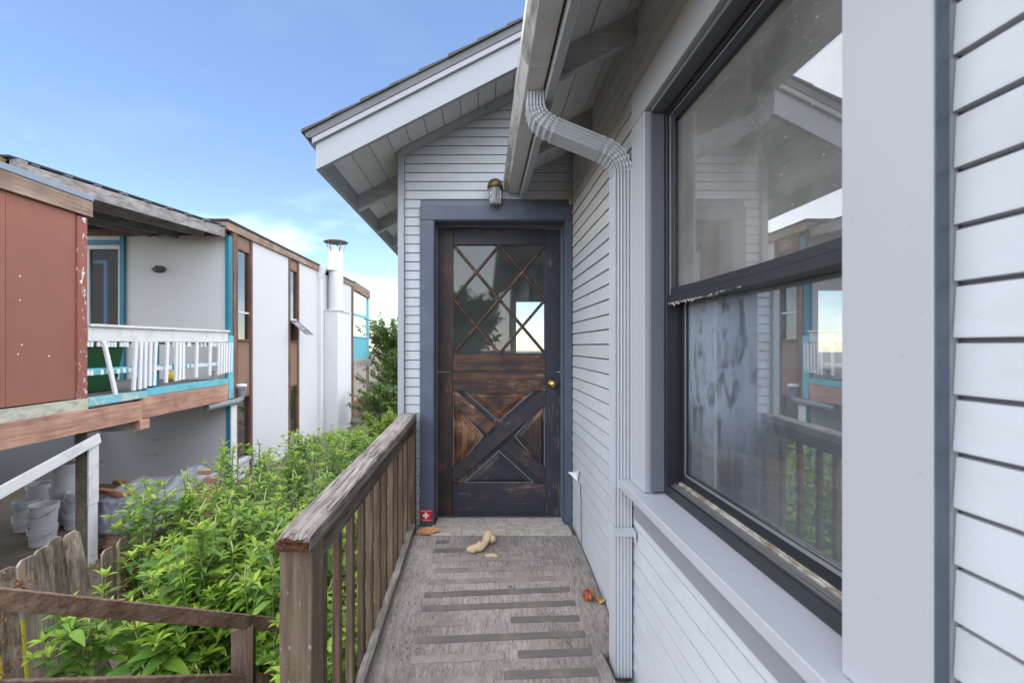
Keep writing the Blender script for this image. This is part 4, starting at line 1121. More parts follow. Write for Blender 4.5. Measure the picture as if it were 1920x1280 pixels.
w = MB(); w.box(-8.3, -7.05, 9.9, 10.0, -.7, 2.3); w.box(-8.3, -8.2, 8.8, 10, -.7, 2.3); w.box(-7.05, -6.9, 8.9, 10, -.7, 2.3); w.box(-8.3, -6.9, 8.8, 10, 2.28, 2.4)
obj('dark_hall', w, m_darkhole, gd)
sh = MB()
for k in range(4): sh.box(-7.72, -7.2, 9.6, 9.85, -.6 + k * .22, -.55 + k * .22)
obj('hall_shelf', sh, m_lumber, gd)
# balcony railing with missing slats
br = part('balcony_railing', nb)
yy = lambda px: -XN * F / (905 - px)
obj('cap_plank', MB().beam((XN - .0, 5.585, .262), (XN, 8.66, .282), .12, .034), m_whitewood, br, .002)
obj('top_board', MB().beam((XN + .005, 5.585, .150), (XN + .005, 8.66, .165), .04, .185), m_whitewood, br, .002)
obj('mid_rail', MB().beam((XN - .035, 5.585, -.335), (XN - .035, 8.66, -.345), .06, .085), m_aqua, br, .002)
obj('upper_rail', MB().beam((XN - .035, 5.585, .040), (XN - .035, 8.66, .035), .05, .035), m_fasc, br, .002)
for z0, z1, a, c in ((-.015, .052, 0, 60), (-.375, -.315, 0, 60)):
    for k in range(60):
        t = k / 59; y = 5.60 + t * 3.03
        if rng.random() < .62: box('rail_block', XN - .004, XN + .014, y - .020, y + .019, z0 + rng.uniform(-.004, .004), z1 + rng.uniform(-.004, .004), m_slat, br, 0)
for px, bot, lean in ((190, -.66, .085), (250.5, -.635, -.02), (260, -.63, -.012), (268.6, -.62, -.008), (278, -.60, -.01), (287.5, -.60, -.015), (309.8, -.58, -.015), (327, -.57, -.01), (333.9, -.565, -.01), (339.9, -.56, -.005), (365.7, -.55, -.012), (390.6, -.54, -.008), (407, -.55, -.01), (412, -.54, -.01), (417, -.53, -.01), (421.6, -.525, -.01), (426.7, -.52, -.01), (431, -.515, -.01)):
    y = yy(px); px and obj('slat', MB().beam((XN + .034, y, .056), (XN + .034, y + lean * 2.2, bot), .033, .052 if px < 400 else .040, (0, 1, 0)), m_slat, br, .002)
box('teal_post', XN - .16, XN - .06, 6.80, 6.93, -.664, .02, m_teal, nb, .002)
pp = MB()
for y in (6.45, 8.25): pp.tube([(XN - .02, y, -.664), (XN - .02, y, -.50)], .018, 8); pp.tube([(XN - .02, y, -.50), (XN - .02, y, -.46)], .024, 8)
obj('pipe_stub', pp, m_abs, nb)
# timber roof over the balcony
gp = part('balcony_roof', nb)
obj('roof_beam', MB().beam((-5.74, 5.50, 2.17), (-5.0, 8.55, 2.19), .05, .19), m_grey, gp, .003)
box('beam_end', -5.83, -5.70, 5.45, 5.55, 2.07, 2.30, m_grey, gp, .003)
for k, (dx, dy, dz) in enumerate(((-.48, .5, -.03), (-.98, .9, -.05), (-1.5, 1.2, -.03))):
    obj('roof_beam', MB().beam((-5.74 + dx, 5.50 + dy * .3, 2.15 + dz), (-5.0 + dx, 8.68, 2.24 + dz), .05, .17), m_grey if k != 1 else m_greyd, gp, .003)
obj('beam_stub', MB().beam((-5.62, 5.45, 1.97), (-5.05, 5.62, 1.93), .09, .13), m_fasc, gp, .003)
obj('roof_sheet', MB().prism([(-5.78, 5.40, 2.305), (-4.98, 8.6, 2.312), (-8.2, 8.6, 2.36), (-8.2, 5.4, 2.36)], (0, 0, .025)), m_tar, gp)
for k in range(9):
    t = k / 8; obj('roof_batten', MB().box(-5.82 + .78 * t, -5.70 + .78 * t, 5.62 + 2.8 * t, 5.70 + 2.8 * t, 2.285, 2.304), m_greyd, gp)
obj('moss_patch', MB().prism([(-5.9, 5.2, 1.98), (-7.6, 5.2, 1.98), (-7.6, 5.35, 2.30), (-5.85, 5.35, 2.29)], (0, .1, 0)), m_moss, gp)
box('header_board', -8.2, XN - .045, 8.69, 8.735, 2.165, 2.28, m_browntrim, nb, 0)
# long white side
box('corner_post', XN - .05, XN + .035, 8.825, 8.93, -1.06, 2.27, m_browntrim, nb, .003)
core = MB(); core.box(-6.89, XN - .12, 8.92, 16.9, LZ - .6, 2.25); core.box(-9.5, -6.9, 10.05, 16.9, LZ - .6, 2.25)
obj('house_core', core, m_stucco, nb)
def panel(a, c): box('white_panel', XN - .10, XN, a, c, LZ - .5, 2.26, m_stucco, nb, .002)
panel(9.60, 11.39); panel(12.04, 13.40); panel(13.403, 14.60); panel(14.603, 16.85)
def window_strip(a, c, x_open=None):
    s = part('window_strip', nb); t = .085
    box('post', XN - .08, XN + .018, a, a + t, LZ - .5, 2.26, m_browntrim, s, .002)
    box('post', XN - .08, XN + .018, c - t, c, LZ - .5, 2.26, m_browntrim, s, .002)
    box('top_panel', XN - .07, XN - .012, a + t, c - t, 2.02, 2.26, m_brownpan, s, .001)
    box('head_rail', XN - .07, XN - .004, a + t, c - t, 1.97, 2.019, m_browntrim, s, .001)
    box('pane', XN - .055, XN - .05, a + t, c - t, .71, 1.969, m_pane_far, s, 0)
    box('window_rail', XN - .07, XN - .018, a + t, c - t, .672, .712, m_stucco, s, .001)
    if not x_open: box('pane', XN - .055, XN - .05, a + t, c - t, .135, .671, m_pane_far, s, 0)
    box('sill', XN - .07, XN + .03, a + t, c - t, .095, .134, m_browntrim, s, .001)
    box('middle_panel', XN - .07, XN - .012, a + t, c - t, -1.02, .094, m_brownpan, s, .001)
    box('sill', XN - .07, XN + .004, a + t, c - t, -1.07, -1.021, m_browntrim, s, .001)
    box('pane', XN - .055, XN - .05, a + t, c - t, -2.35, -1.071, m_pane_far, s, 0)
    box('sill', XN - .07, XN + .03, a + t, c - t, -2.42, -2.351, m_stucco, s, .001)
    box('base_panel', XN - .07, XN - .012, a + t, c - t, LZ - .5, -2.421, m_stucco, s, .001)
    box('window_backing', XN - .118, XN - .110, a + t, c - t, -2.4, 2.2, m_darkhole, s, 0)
    return s
window_strip(8.935, 9.597)
s = window_strip(11.393, 12.037, True)
aw = MB(); p0, p1 = Vector((XN + .0, 0, .66)), Vector((XN + .42, 0, .30))
for y in (11.50, 11.93): aw.beam((p0.x, y, p0.z), (p1.x, y, p1.z), .03, .03)
for t in (0.0, 1.0): q = p0.lerp(p1, t); aw.beam((q.x, 11.48, q.z), (q.x, 11.95, q.z), .03, .03)
obj('open_sash', aw, m_abs, s)
obj('sash_glass', MB().prism([(p0.x, 11.515, p0.z), (p1.x, 11.515, p1.z), (p1.x, 11.915, p1.z), (p0.x, 11.915, p0.z)], (.004, 0, .004)), m_pane_far, s)
# roof edge
box('roof_fascia', XN - .06, XN + .05, 8.60, 13.96, 2.262, 2.42, m_fasc, nb, .003)
box('roof_fascia', XN - .06, XN + .05, 14.5, 17.3, 2.262, 2.42, m_fasc, nb, .003)
box('roof_fascia', -5.62, XN - .061, 8.60, 8.66, 2.285, 2.42, m_fasc, nb, .002)
obj('flat_roof', MB().box(-9.6, XN + .075, 8.56, 17.3, 2.421, 2.46), m_tar, nb, .004)
# downpipe with hopper
dp = MB(); dp.box(XN + .001, XN + .10, 13.42, 13.52, LZ, 2.05); dp.prism([(XN + .001, 13.40, 2.05), (XN + .11, 13.40, 2.05), (XN + .26, 13.40, 2.44), (XN + .001, 13.40, 2.44)], (0, .16, 0))
obj('rain_pipe', dp, m_chim, nb, .004)
# chimney
ch = part('chimney', nb)
box('chase', XN + .001, -4.58, 13.98, 15.35, LZ - .5, 1.10, m_chim, ch, .006)
box('chase_cap', XN + .001, -4.55, 13.95, 15.38, 1.101, 1.135, m_chim, ch, .004)
fx, fy = -4.74, 14.3
obj('flue', MB().lathe([(.225, 1.13), (.225, 3.10), (.235, 3.12), (.235, 3.15), (.20, 3.15)], (fx, fy, 0), 'Z', 28), m_chim, ch, smooth=False)
obj('flue_collar', MB().lathe([(.24, 2.40), (.30, 2.40), (.30, 2.45), (.24, 2.47)], (fx - .1, fy, 0), 'Z', 20), m_chim, ch)
obj('cap', MB().lathe([(.38, 3.33), (.39, 3.335), (.30, 3.39), (.15, 3.43), (.01, 3.445)], (fx, fy, 0), 'Z', 28), m_galv, ch, smooth=True)
lg = MB()
for k in range(5):
    t = 2 * math.pi * k / 5 + .5; lg.beam((fx + .22 * math.cos(t), fy + .22 * math.sin(t), 3.02), (fx + .33 * math.cos(t), fy + .33 * math.sin(t), 3.34), .03, .012)
obj('cap_leg', lg, m_galv, ch)
# far end balconies
eb = part('end_balcony', nb)
box('post', XN - .05, XN + .05, 16.86, 17.0, LZ - .5, 2.26, m_browntrim, eb, .003)
obj('roof_beam', MB().beam((XN, 17.0, 2.32), (XN, 19.4, 2.22), .14, .34), m_fasc, eb, .003)
box('post', XN - .06, XN + .04, 19.2, 19.32, -.5, 2.1, m_aqua, eb, .003)
for z0, dz in ((1.22, .10), (.36, .06)): obj('aqua_rail', MB().beam((XN, 17.0, z0), (XN, 19.2, z0 - .02), .07, dz), m_aqua, eb, .002)
for k in range(18):
    y = 17.06 + k * .12; box('aqua_board', XN - .02, XN + .01, y, y + .108, -.54, .33, m_aqua, eb, .002)
obj('floor_beam', MB().beam((XN + .02, 16.9, -.72), (XN + .02, 19.6, -.74), .12, .30), m_grey, eb, .003)
box('post', XN - .06, XN + .04, 19.2, 19.32, -3.4, -.88, m_fasc, eb, .003)
obj('brown_rail', MB().beam((XN, 17.0, -2.13), (XN, 19.2, -2.10), .10, .10), m_fasc, eb, .002)
for k in range(18):
    y = 17.06 + k * .12; box('brown_board', XN - .02, XN + .01, y, y + .110, -3.35, -2.185, m_brownpan, eb, .002)
obj('floor_beam', MB().beam((XN + .02, 16.9, -3.55), (XN + .02, 19.6, -3.55), .12, .36), m_grey, eb, .003)
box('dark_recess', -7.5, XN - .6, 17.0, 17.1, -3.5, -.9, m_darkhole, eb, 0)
# soil vent pipe under the balcony end
vp = MB(); vp.tube([(XN - .02, 8.05, -1.13), (XN + .02, 8.5, -1.12), (XN + .08, 8.85, -1.11), (XN + .10, 8.97, -1.07), (XN + .10, 8.99, -.93)], .062, 14)
vp.lathe([(.075, 0), (.075, .05), (.085, .06), (.085, .08), (.075, .085), (.075, .10), (.10, .11), (.10, .135), (.07, .15)], (XN + .10, 8.99, -.98), 'Z', 20)
obj('vent_pipe', vp, m_abs, nb)
obj('vent_cap', MB().lathe([(.10, 0), (.105, .02), (.09, .05), (.02, .06)], (XN + .10, 8.99, -.828), 'Z', 20), m_chim, nb)
# open store under the balcony
box('store_wall', -7.95, XN - .045, 8.74, 8.9, LZ - .4, -.77, m_low_wall, nb, 0)
box('corner_trim', XN - .044, XN + .03, 8.70, 8.80, LZ - .3, -1.10, m_teal, nb, .002)
box('corner_trim', XN + .031, XN + .05, 8.72, 8.92, LZ - .3, -1.10, m_whitewood, nb, .002)
box('door_trim', -8.03, -7.95, 8.70, 8.76, LZ, -.77, m_teal, nb, 0)
w = MB(); w.box(-11, -8.03, 8.74, 8.9, LZ - .4, -.77); w.box(-11, -10.9, 2, 8.7, LZ - .4, -.7); w.box(-10.9, XN - .15, 1.9, 2.0, LZ - .2, -.8)  # last box is an unseen front wall, added to keep daylight out
obj('store_wall', w, m_store, nb)
box('store_floor', -10.9, XN - .15, 2.0, 8.74, LZ - .12, LZ, m_conc, nb, .005)
box('store_floor_edge', XN - .149, XN - .08, 2.0, 8.74, LZ - .18, LZ - .02, m_greyd, nb, .003)
box('store_ceiling', -10.9, XN - .11, 2.2, 5.40, -.80, -.70, m_greyd, nb, 0)
box('post', XN - .155, XN - .0, 5.60, 5.74, LZ - .3, -1.09, m_capside, nb, .003)
box('post_cladding', XN + .001, XN + .024, 5.595, 5.74, -2.02, -1.20, m_whitewood, nb, .002)
box('post_cladding', XN + .001, XN + .015, 5.60, 5.735, LZ - .3, -2.022, m_whitewood, nb, .002)
obj('brace', MB().beam((XN + .04, 5.73, -1.19), (XN + .04, 4.2, -1.60), .03, .125), m_whitewood, nb, .003)
box('bracket_block', XN - .03, XN + .06, 4.40, 4.52, -1.38, -1.27, m_whitewood, nb, .003)

# ------------------------------------------------ loose things at the house next door
ol = thing('bulkhead_light', 'small dark oval bulkhead light on the white balcony wall', 'wall lamp', (-6.37, 8.73, 1.5))
m_ = MB()
ol_ = [(.125, 0), (.13, .03), (.11, .06)]
for r, h in ol_:
    for k in range(24):
        t = 2 * math.pi * k / 24; m_.v.append((-6.37 + r * math.cos(t), 8.739 - h, 1.505 + r * .55 * math.sin(t)))
m_.f = [(i * 24 + k, i * 24 + (k + 1) % 24, (i + 1) * 24 + (k + 1) % 24, (i + 1) * 24 + k) for i in range(2) for k in range(24)] + [tuple(range(24)), tuple(range(48, 72))]
obj('housing', m_, m_rubber, ol)
m_ = MB().blob((-6.37, 8.675, 1.505), .085, 0, 1, 16, 10, (1, .5, .45)); obj('lens', m_, m_jar, ol, smooth=True)
m_ = MB(); m_.box(-6.375, -6.365, 8.625, 8.68, 1.44, 1.57); m_.box(-6.48, -6.26, 8.622, 8.68, 1.50, 1.51); obj('guard', m_, m_rubber, ol)

gb = thing('green_bin', 'large green wheeled bin standing behind the broken white balcony slats', 'bin', (-5.75, 6.35, -.665))
bb = MB()
for (a, c, e, f__, z_) in ((-6.10, -5.50, 6.05, 6.62, -.66), (-6.18, -5.42, 5.98, 6.70, -.02)): bb.v += [(a, e, z_), (c, e, z_), (c, f__, z_), (a, f__, z_)]
bb.f = [(0, 3, 2, 1), (4, 5, 6, 7)] + [(k, (k + 1) % 4, 4 + (k + 1) % 4, 4 + k) for k in range(4)]
obj('body', bb, m_green, gb, .02); box('lid', -6.2, -5.40, 5.96, 6.72, -.018, .04, m_green, gb, .015)
for y in (5.99,): obj('wheel', MB().lathe([(.05, 0), (.13, 0), (.15, .02), (.15, .06), (.13, .08), (.05, .08)], (-5.50, y - .10, -.50), 'X', 24), m_rubber, gb)
single('yellow_ball', MB().blob((-5.85, 8.3, -.57), .10, 0.02, 1, 18, 12), m_yellow, 'small yellow ball on the balcony floor behind the slats', 'ball', (-5.85, 8.3, -.665), smooth=True)

def bucket(loc, r, h, tilt, label, grp='plastic buckets under the balcony', handle=True):
    t = thing('plastic_bucket', label, 'bucket', loc, grp)
    L = Vector(loc); M_ = Matrix.Translation(L) @ Matrix.Rotation(tilt, 4, 'Y')
    prof = [(.002, .002), (r * .84, 0), (r * .86, .01), (r * .965, h * .78), (r * 1.04, h * .785), (r * 1.04, h * .81), (r * .975, h * .815), (r * .98, h * .875), (r * 1.045, h * .88), (r * 1.045, h * .90), (r * .99, h * .905), (r * 1.0, h * .965), (r * 1.05, h * .97), (r * 1.05, h), (r * .97, h), (r * .80, .02), (.002, .015)]
    b_ = MB().lathe(prof, (0, 0, 0), 'Z', 26); b_.v = [tuple(M_ @ Vector(p)) for p in b_.v]; b_.f = b_.f[:-2] 
    obj('shell', b_, m_bucket, t, smooth=False)
    if handle:
        pth = [M_ @ Vector((r * 1.06 * math.cos(a), -r * 1.06 * abs(math.sin(a)) , h * .86 - h * .26 * math.sin(a))) for a in [math.pi * k / 14 for k in range(15)]]
        hb = MB().tube(pth, .0035, 5); obj('handle', hb, m_steel, t)
    return t
BY = 6.1
def bpos(px, py, Y): return ((px - 905) * Y / F, Y, (648 - py) * Y / F)
b0 = bpos(80, 1027, 6.15); 
bucket((b0[0], b0[1], LZ), .155, .36, 0, 'lower bucket of the stack of two standing nearest the yard')
bucket((b0[0] + .01, b0[1], LZ + .30), .155, .37, R(2), 'upper bucket with a wire handle on top of the nearest stack')
bucket((-6.75, 6.55, LZ), .150, .36, 0, 'bucket with dark rim at the left end of the group, under another')
bucket((-6.74, 6.56, LZ + .32), .148, .26, R(-3), 'short bucket nested on the left end of the group')
bucket((-7.02, 6.98, LZ), .155, .37, 0, 'bottom bucket at the back of the group behind the nearest stack')
bucket((-7.0, 6.98, LZ + .36), .155, .34, R(2), 'upper rear bucket left of the tallest one', handle=False)
bucket((-6.47, 6.82, LZ), .155, .37, 0, 'bottom bucket of the tallest stack')
bucket((-6.47, 6.82, LZ + .33), .155, .37, R(-1), 'middle bucket of the tallest stack')
bucket((-6.45, 6.82, LZ + .66), .165, .40, R(3), 'topmost bucket of the tallest stack', handle=False)
bucket((-6.15, 6.7, LZ), .155, .37, 0, 'bottom bucket at the right end beside the post')
bucket((-6.13, 6.7, LZ + .33), .155, .34, R(4), 'upper bucket at the right end with its handle hanging')
single('leaning_board', MB().beam((-8.0, 8.1, LZ), (-7.6, 8.6, LZ + 1.25), .16, .03, (0, 1, 0)), m_cream, 'pale board leaning on the wall behind the buckets', 'board', (-8.0, 8.1, LZ))

pile = thing('brick_pallet', 'stack of tan bricks partly covered with a grey plastic sheet', 'pallet', (-4.6, 6.2, LZ))
for row in range(6):
    for k in range(8):
        x0 = -5.12 + k * .178 + (row % 2) * .088; z0 = -2.83 + row * .064
        j = rng.uniform(-.012, .012)
        box('brick', x0 + .003, x0 + .172, 5.90 + j, 5.99 + j, z0, z0 + .056, m_brick, pile, .004)
for k, (a, c, z0) in enumerate(((-4.06, -3.90, -1.84), (-3.98, -3.82, -1.95), (-3.90, -3.74, -2.06))): box('brick', a, c, 6.3, 6.4, z0, z0 + .065, m_brick, pile, .004)
sheet = MB(); NXs, NYs = 44, 32
for i in range(NYs + 1):
    for k in range(NXs + 1):
        x = -5.14 + 1.14 * k / NXs; t = i / NYs
        if t < .5: y = 5.885 - .05 * (1 - t / .5); z_ = -2.49 + (t / .5) * .43
        else: y = 5.885 + (t - .5) * 1.7; z_ = -2.06 + .07 * math.sin((t - .5) * 3)
        fold = mnoise.noise(Vector((x * 3.6, t * 3, 0))) * .06 + abs(mnoise.noise(Vector((x * 9 + t * 2, t * 5, 3)))) * .05
        hump = .26 * math.exp(-((x + 4.30) ** 2) / .06) * max(0, t - .3)
        sheet.v.append((x, y - fold * .9, z_ + fold * (t > .02) + hump))
sheet.f = [(i * (NXs + 1) + k, i * (NXs + 1) + k + 1, (i + 1) * (NXs + 1) + k + 1, (i + 1) * (NXs + 1) + k) for i in range(NYs) for k in range(NXs)]
so = obj('plastic_sheet', sheet, m_film, pile, smooth=True)
md = so.modifiers.new('s', 'SOLIDIFY'); md.thickness = .004
bk = MB().box(-5.1, -3.8, 6.0, 6.75, -2.9, -2.14); obj('pallet_core', bk, m_brick, pile)
single('timber_plank', MB().beam((-5.26, 6.06, -1.98), (-4.55, 6.0, -2.06), .08, .06), m_lumber, 'front orange-brown plank lying on the plastic-covered bricks', 'plank', (-5.0, 6.0, -2.0), 'planks on the covered bricks')
single('timber_plank', MB().beam((-5.36, 6.45, -1.98), (-4.7, 6.42, -2.05), .08, .06), m_lumber, 'rear orange-brown plank lying behind the other one on the bricks', 'plank', (-5, 6.4, -2.0), 'planks on the covered bricks')
# ------------------------------------------------------------------ board fence
fence = thing('board_fence', 'old grey board fence leaning away, its dog-eared boards edged with yellow lichen', 'fence', (-2.97, 3.0, GZ))
def fboard(y0, w, ztop, lean, swing, name='fence_board', lich=False, x0=-2.93, zb=GZ, par=None, th=.018):
    w -= .009; x0 += rng.uniform(-.010, .010); swing += R(rng.uniform(-.5, .5))
    m = MB(); L = ztop - zb; n = 10; c = .028
    prof = [(0, 0), (w, 0), (w, L - c), (w - c, L), (c, L), (0, L - c)]
    m.prism([(0, y, z_) for y, z_ in prof], (-th, 0, 0))
    M_ = Matrix.Translation((x0, y0, zb)) @ Matrix.Rotation(-lean, 4, 'Y') @ Matrix.Rotation(swing, 4, 'X')
    m.v = [tuple(M_ @ Vector(p)) for p in m.v]
    o = obj(name, m, m_fence, par or fence, .003)
    if lich:
        q = MB(); q.box(-th - .0015, .0015, -.0015, .012, .12 * L, lich * L); q.v = [tuple(M_ @ Vector(p)) for p in q.v]
        obj('lichen_streak', q, m_lichen, o)
fboard(2.16, .140, -1.42, R(3), R(0)); fboard(2.305, .140, -1.40, R(3), R(0)); fboard(2.45, .140, -1.44, R(3), R(.5))
fboard(2.597, .140, -1.45, R(3), R(1)); 
fboard(2.742, .142, -1.405, R(3.5), R(.8), lich=.62); fboard(2.888, .140, -1.40, R(4), R(1.2), lich=.72); fboard(3.033, .138, -1.395, R(4.5), R(1.6), lich=.6)
fboard(3.176, .132, -1.375, R(5.5), R(2.2)); fboard(3.318, .138, -1.37, R(8), R(4.5), x0=-2.86)
box('fence_rail', -3.02, -2.985, 2.1, 3.5, -2.35, -2.26, m_fence, fence, .003)
f2 = thing('board_fence', 'short lower stretch of grey fence boards with dead leaves behind the leaning fence', 'fence', (-2.95, 3.9, GZ))
for k, (y0, zt) in enumerate(((3.50, -1.63), (3.65, -1.60), (3.80, -1.66), (3.95, -1.62), (4.10, -1.68), (4.25, -1.62), (4.40, -1.70))): fboard(y0, .138, zt, R(2), R(rng.uniform(-1, 1)), x0=-2.97, par=f2)
single('grey_plank', MB().beam((-2.62, 3.02, -1.86), (-2.15, 2.92, -2.6), .10, .022, (0, 1, 0)), m_fence, 'loose grey plank slanting down in front of the fence boards', 'plank', (-2.3, 3, -2.4))
def debris(n, cx_, cy_, cz_, sx_, sy_, sz_, size=.016):
    m = MB()
    for k in range(n):
        c = Vector((rng.gauss(cx_, sx_), rng.gauss(cy_, sy_), rng.gauss(cz_, sz_)))
        a = Vector((rng.uniform(-1, 1), rng.uniform(-1, 1), rng.uniform(-1, 1))).normalized() * size * rng.uniform(.5, 1.2); b_ = Vector((rng.uniform(-1, 1), rng.uniform(-1, 1), rng.uniform(-1, 1))).normalized() * size * .5
        h = a.cross(b_).normalized() * size * .3
        o = len(m.v); m.v += [tuple(c - a), tuple(c + b_ + h), tuple(c + a), tuple(c - b_ + h), tuple(c - h)]; m.f += [(o, o + 1, o + 4), (o + 1, o + 2, o + 4), (o + 2, o + 3, o + 4), (o + 3, o, o + 4)]
    return m
dv = debris(260, -2.86, 2.60, -1.85, .03, .06, .22); d2_ = debris(40, -2.87, 2.74, -1.47, .02, .05, .03)
dv.add(d2_.v, d2_.f)
obj('dead_vine_leaves', dv, m_deadleaf, None, kind='stuff')
dv = debris(260, -2.92, 3.72, -1.95, .02, .17, .20, .018); d2_ = debris(120, -2.6, 3.9, -1.75, .14, .12, .10, .02); dv.add(d2_.v, d2_.f)
obj('dead_leaves', dv, m_deadleaf, None, kind='stuff')

# ------------------------------------------------------------------ leafy weeds
def leaf_mesh(name, wid, droop, fold, seed, mat):
    r = random.Random(seed); m = MB(); n = 6
    for i in range(n + 1):
        t = i / n; w = wid * (math.sin(math.pi * t ** .85) ** .9) * (1 - .15 * t) if 0 < i < n else .004
        z_ = .10 * math.sin(t * 1.6) - droop * t * t
        wav = .02 * math.sin(t * 9 + seed)
        m.v += [(t, -w, z_ + fold * w + wav * (w / wid)), (t, 0, z_), (t, w, z_ + fold * w - wav * (w / wid))]
    m.f = [(i * 3 + k, i * 3 + k + 1, (i + 1) * 3 + k + 1, (i + 1) * 3 + k) for i in range(n) for k in range(2)]
    me = bpy.data.meshes.new(name); me.from_pydata(m.v, [], m.f); me.materials.append(mat)
    for p_ in me.polygons: p_.use_smooth = True
    return me, m
LM = [leaf_mesh('leaf', .19, .28, .25, 1, m_leaf), leaf_mesh('leaf', .21, .45, .35, 2, m_leaf), leaf_mesh('leaf', .17, .15, .2, 3, m_leaf), leaf_mesh('leaf', .22, .55, .15, 4, m_leaf),
      leaf_mesh('leaf', .18, .2, .45, 5, m_leafy), leaf_mesh('leaf', .16, .05, .5, 6, m_leafy)]
def small_leaf(n=3, wid=.19, droop=.3):
    v, f = [], []
    for i in range(n + 1):
        t = i / n; w = wid * math.sin(math.pi * t) if 0 < i < n else .01
        z_ = -droop * t * t + .08 * math.sin(t * 2); v += [(t, -w, z_ + .3 * w), (t, 0, z_), (t, w, z_ + .3 * w)]
    for i in range(n):
        for k in range(2): f.append((i * 3 + k, i * 3 + k + 1, (i + 1) * 3 + k + 1, (i + 1) * 3 + k))
    return v, f
SV, SF = small_leaf()
def frame(d, up=Vector((0, 0, 1)), roll=0):
    d = d.normalized(); y = up.cross(d)
    if y.length < .05: y = Vector((0, 1, 0)).cross(d)
    y.normalize(); z_ = d.cross(y)
    M_ = Matrix((d, y, z_)).transposed()
    return M_ @ Matrix.Rotation(roll, 3, 'X') if roll else M_
def grow(r, base, h, nst, spread, lsize, dens, lean=(0, 0)):
    # returns stems (paths, radii), leaves (pos, matrix3, size, young) and flower spikes (path)
    st_, lv, sp = [], [], []
    B = Vector(base)
    for s in range(nst):
        a = r.uniform(0, 6.283); L = h * r.uniform(.78, 1.05) if s else h
        tip = B + Vector((math.cos(a) * spread * r.uniform(.3, 1) + lean[0], math.sin(a) * spread * r.uniform(.3, 1) + lean[1], L))
        mid = B.lerp(tip, .5) + Vector((r.uniform(-.05, .05), r.uniform(-.05, .05), L * .06))
        path = [B * (1 - t) ** 2 + mid * 2 * t * (1 - t) + tip * t * t for t in [i / 9 for i in range(10)]]
        st_.append((path, [.010 * (1 - .75 * i / 9) * (h / 1.3) + .002 for i in range(10)]))
        axes = [(path, .25, L)]
        for b_ in range(r.randint(3, 6)):       # side shoots
            t0 = r.uniform(.42, .92); k = int(t0 * 9); p = path[k].lerp(path[min(k + 1, 9)], t0 * 9 - k)
            aa = r.uniform(0, 6.283); bl = r.uniform(.16, .36) * (1.15 - t0 * .5)
            e = p + Vector((math.cos(aa) * bl * .75, math.sin(aa) * bl * .75, bl * r.uniform(.5, .95)))
            q = p.lerp(e, .5) + Vector((math.cos(aa), math.sin(aa), -.3)) * bl * .08
            bp = [p * (1 - t) ** 2 + q * 2 * t * (1 - t) + e * t * t for t in [i / 4 for i in range(5)]]
            st_.append((bp, [.0042, .0038, .0034, .003, .002])); axes.append((bp, .1, bl))
        for path_, start, L_ in axes:
            n = max(5, int(dens * L_)); m = len(path_) - 1; ph = r.uniform(0, 6.28)
            for i in range(n):
                t = start + (1 - start) * (i + r.uniform(-.3, .3)) / n; t = min(max(t, 0), .999)
                k = int(t * m); p = path_[k].lerp(path_[k + 1], t * m - k); ph += 2.4 + r.uniform(-.3, .3)
                sz = lsize * (1.12 - .55 * t) * r.uniform(.55, 1.25); el = r.uniform(-.15, .45) + .3 * t
                d = Vector((math.cos(ph) * math.cos(el), math.sin(ph) * math.cos(el), math.sin(el)))
                lv.append((p, frame(d, roll=r.uniform(-.35, .35)), sz, t > .80))
            e = path_[-1]
            for i in range(6):                  # bright rosette at the tip
                ph += 1.05; el = r.uniform(.3, 1.0)
                d = Vector((math.cos(ph) * math.cos(el), math.sin(ph) * math.cos(el), math.sin(el)))
                lv.append((e, frame(d), lsize * r.uniform(.35, .62), True))
        if r.random() < .75:
            e = path[-1]; L2 = r.uniform(.06, .13); bx, by = r.uniform(-.03, .03), r.uniform(-.03, .03)
            sp.append([e + Vector((bx * t * t * 2, by * t * t * 2, L2 * t)) for t in (0, .3, .6, .85, 1)])
        if r.random() < .5:
            p = path[6]; aa = r.uniform(0, 6.28)
            sp.append([p + Vector((math.cos(aa) * .03 * t, math.sin(aa) * .03 * t, .13 * t)) for t in (0, .3, .6, .85, 1)])
    return st_, lv, sp
def weed(label, base, h, nst, spread, lsize, dens, seed, lean=(0, 0), group='leafy weeds by the porch', leaf_cap=170):
    r = random.Random(seed)
    t = thing('leafy_weed', label, 'plant', base, group); L = Vector(base)
    st_, lv, sp = grow(r, base, h, nst, spread, lsize, dens, lean)
    main = MB()
    for p_, rr in st_: main.tube(p_, rr, 6)
    obj('stem', main, m_stem, t, smooth=True)
    for k, p_ in enumerate(sp): obj('flower_spike', MB().tube(p_, [.0035, .0055, .005, .004, .0015], 6), m_spike if k % 3 else m_spikeb, t)
    lv.sort(key=lambda q: -q[2] * (1.0 + .8 * (q[0].z - L.z) / h) * r.uniform(.7, 1.3))
    for p_, M3, sz, yg in lv[:leaf_cap]:
        me = LM[r.choice((4, 5)) if yg else r.randrange(4)][0]
        o = bpy.data.objects.new('leaf', me); o.parent = t
        o.matrix_local = Matrix.Translation(p_ - L) @ (M3 * sz).to_4x4(); COL.objects.link(o)
    rest = MB(); ry = MB()
    for p_, M3, sz, yg in lv[leaf_cap:]:
        (ry if yg else rest).add([p_ + M3 @ (Vector(q) * sz) for q in SV], SF)
    for q, mm in ((rest, m_leaf), (ry, m_leafy)):
        if q.v: leafstuff('foliage', q, mm, t)
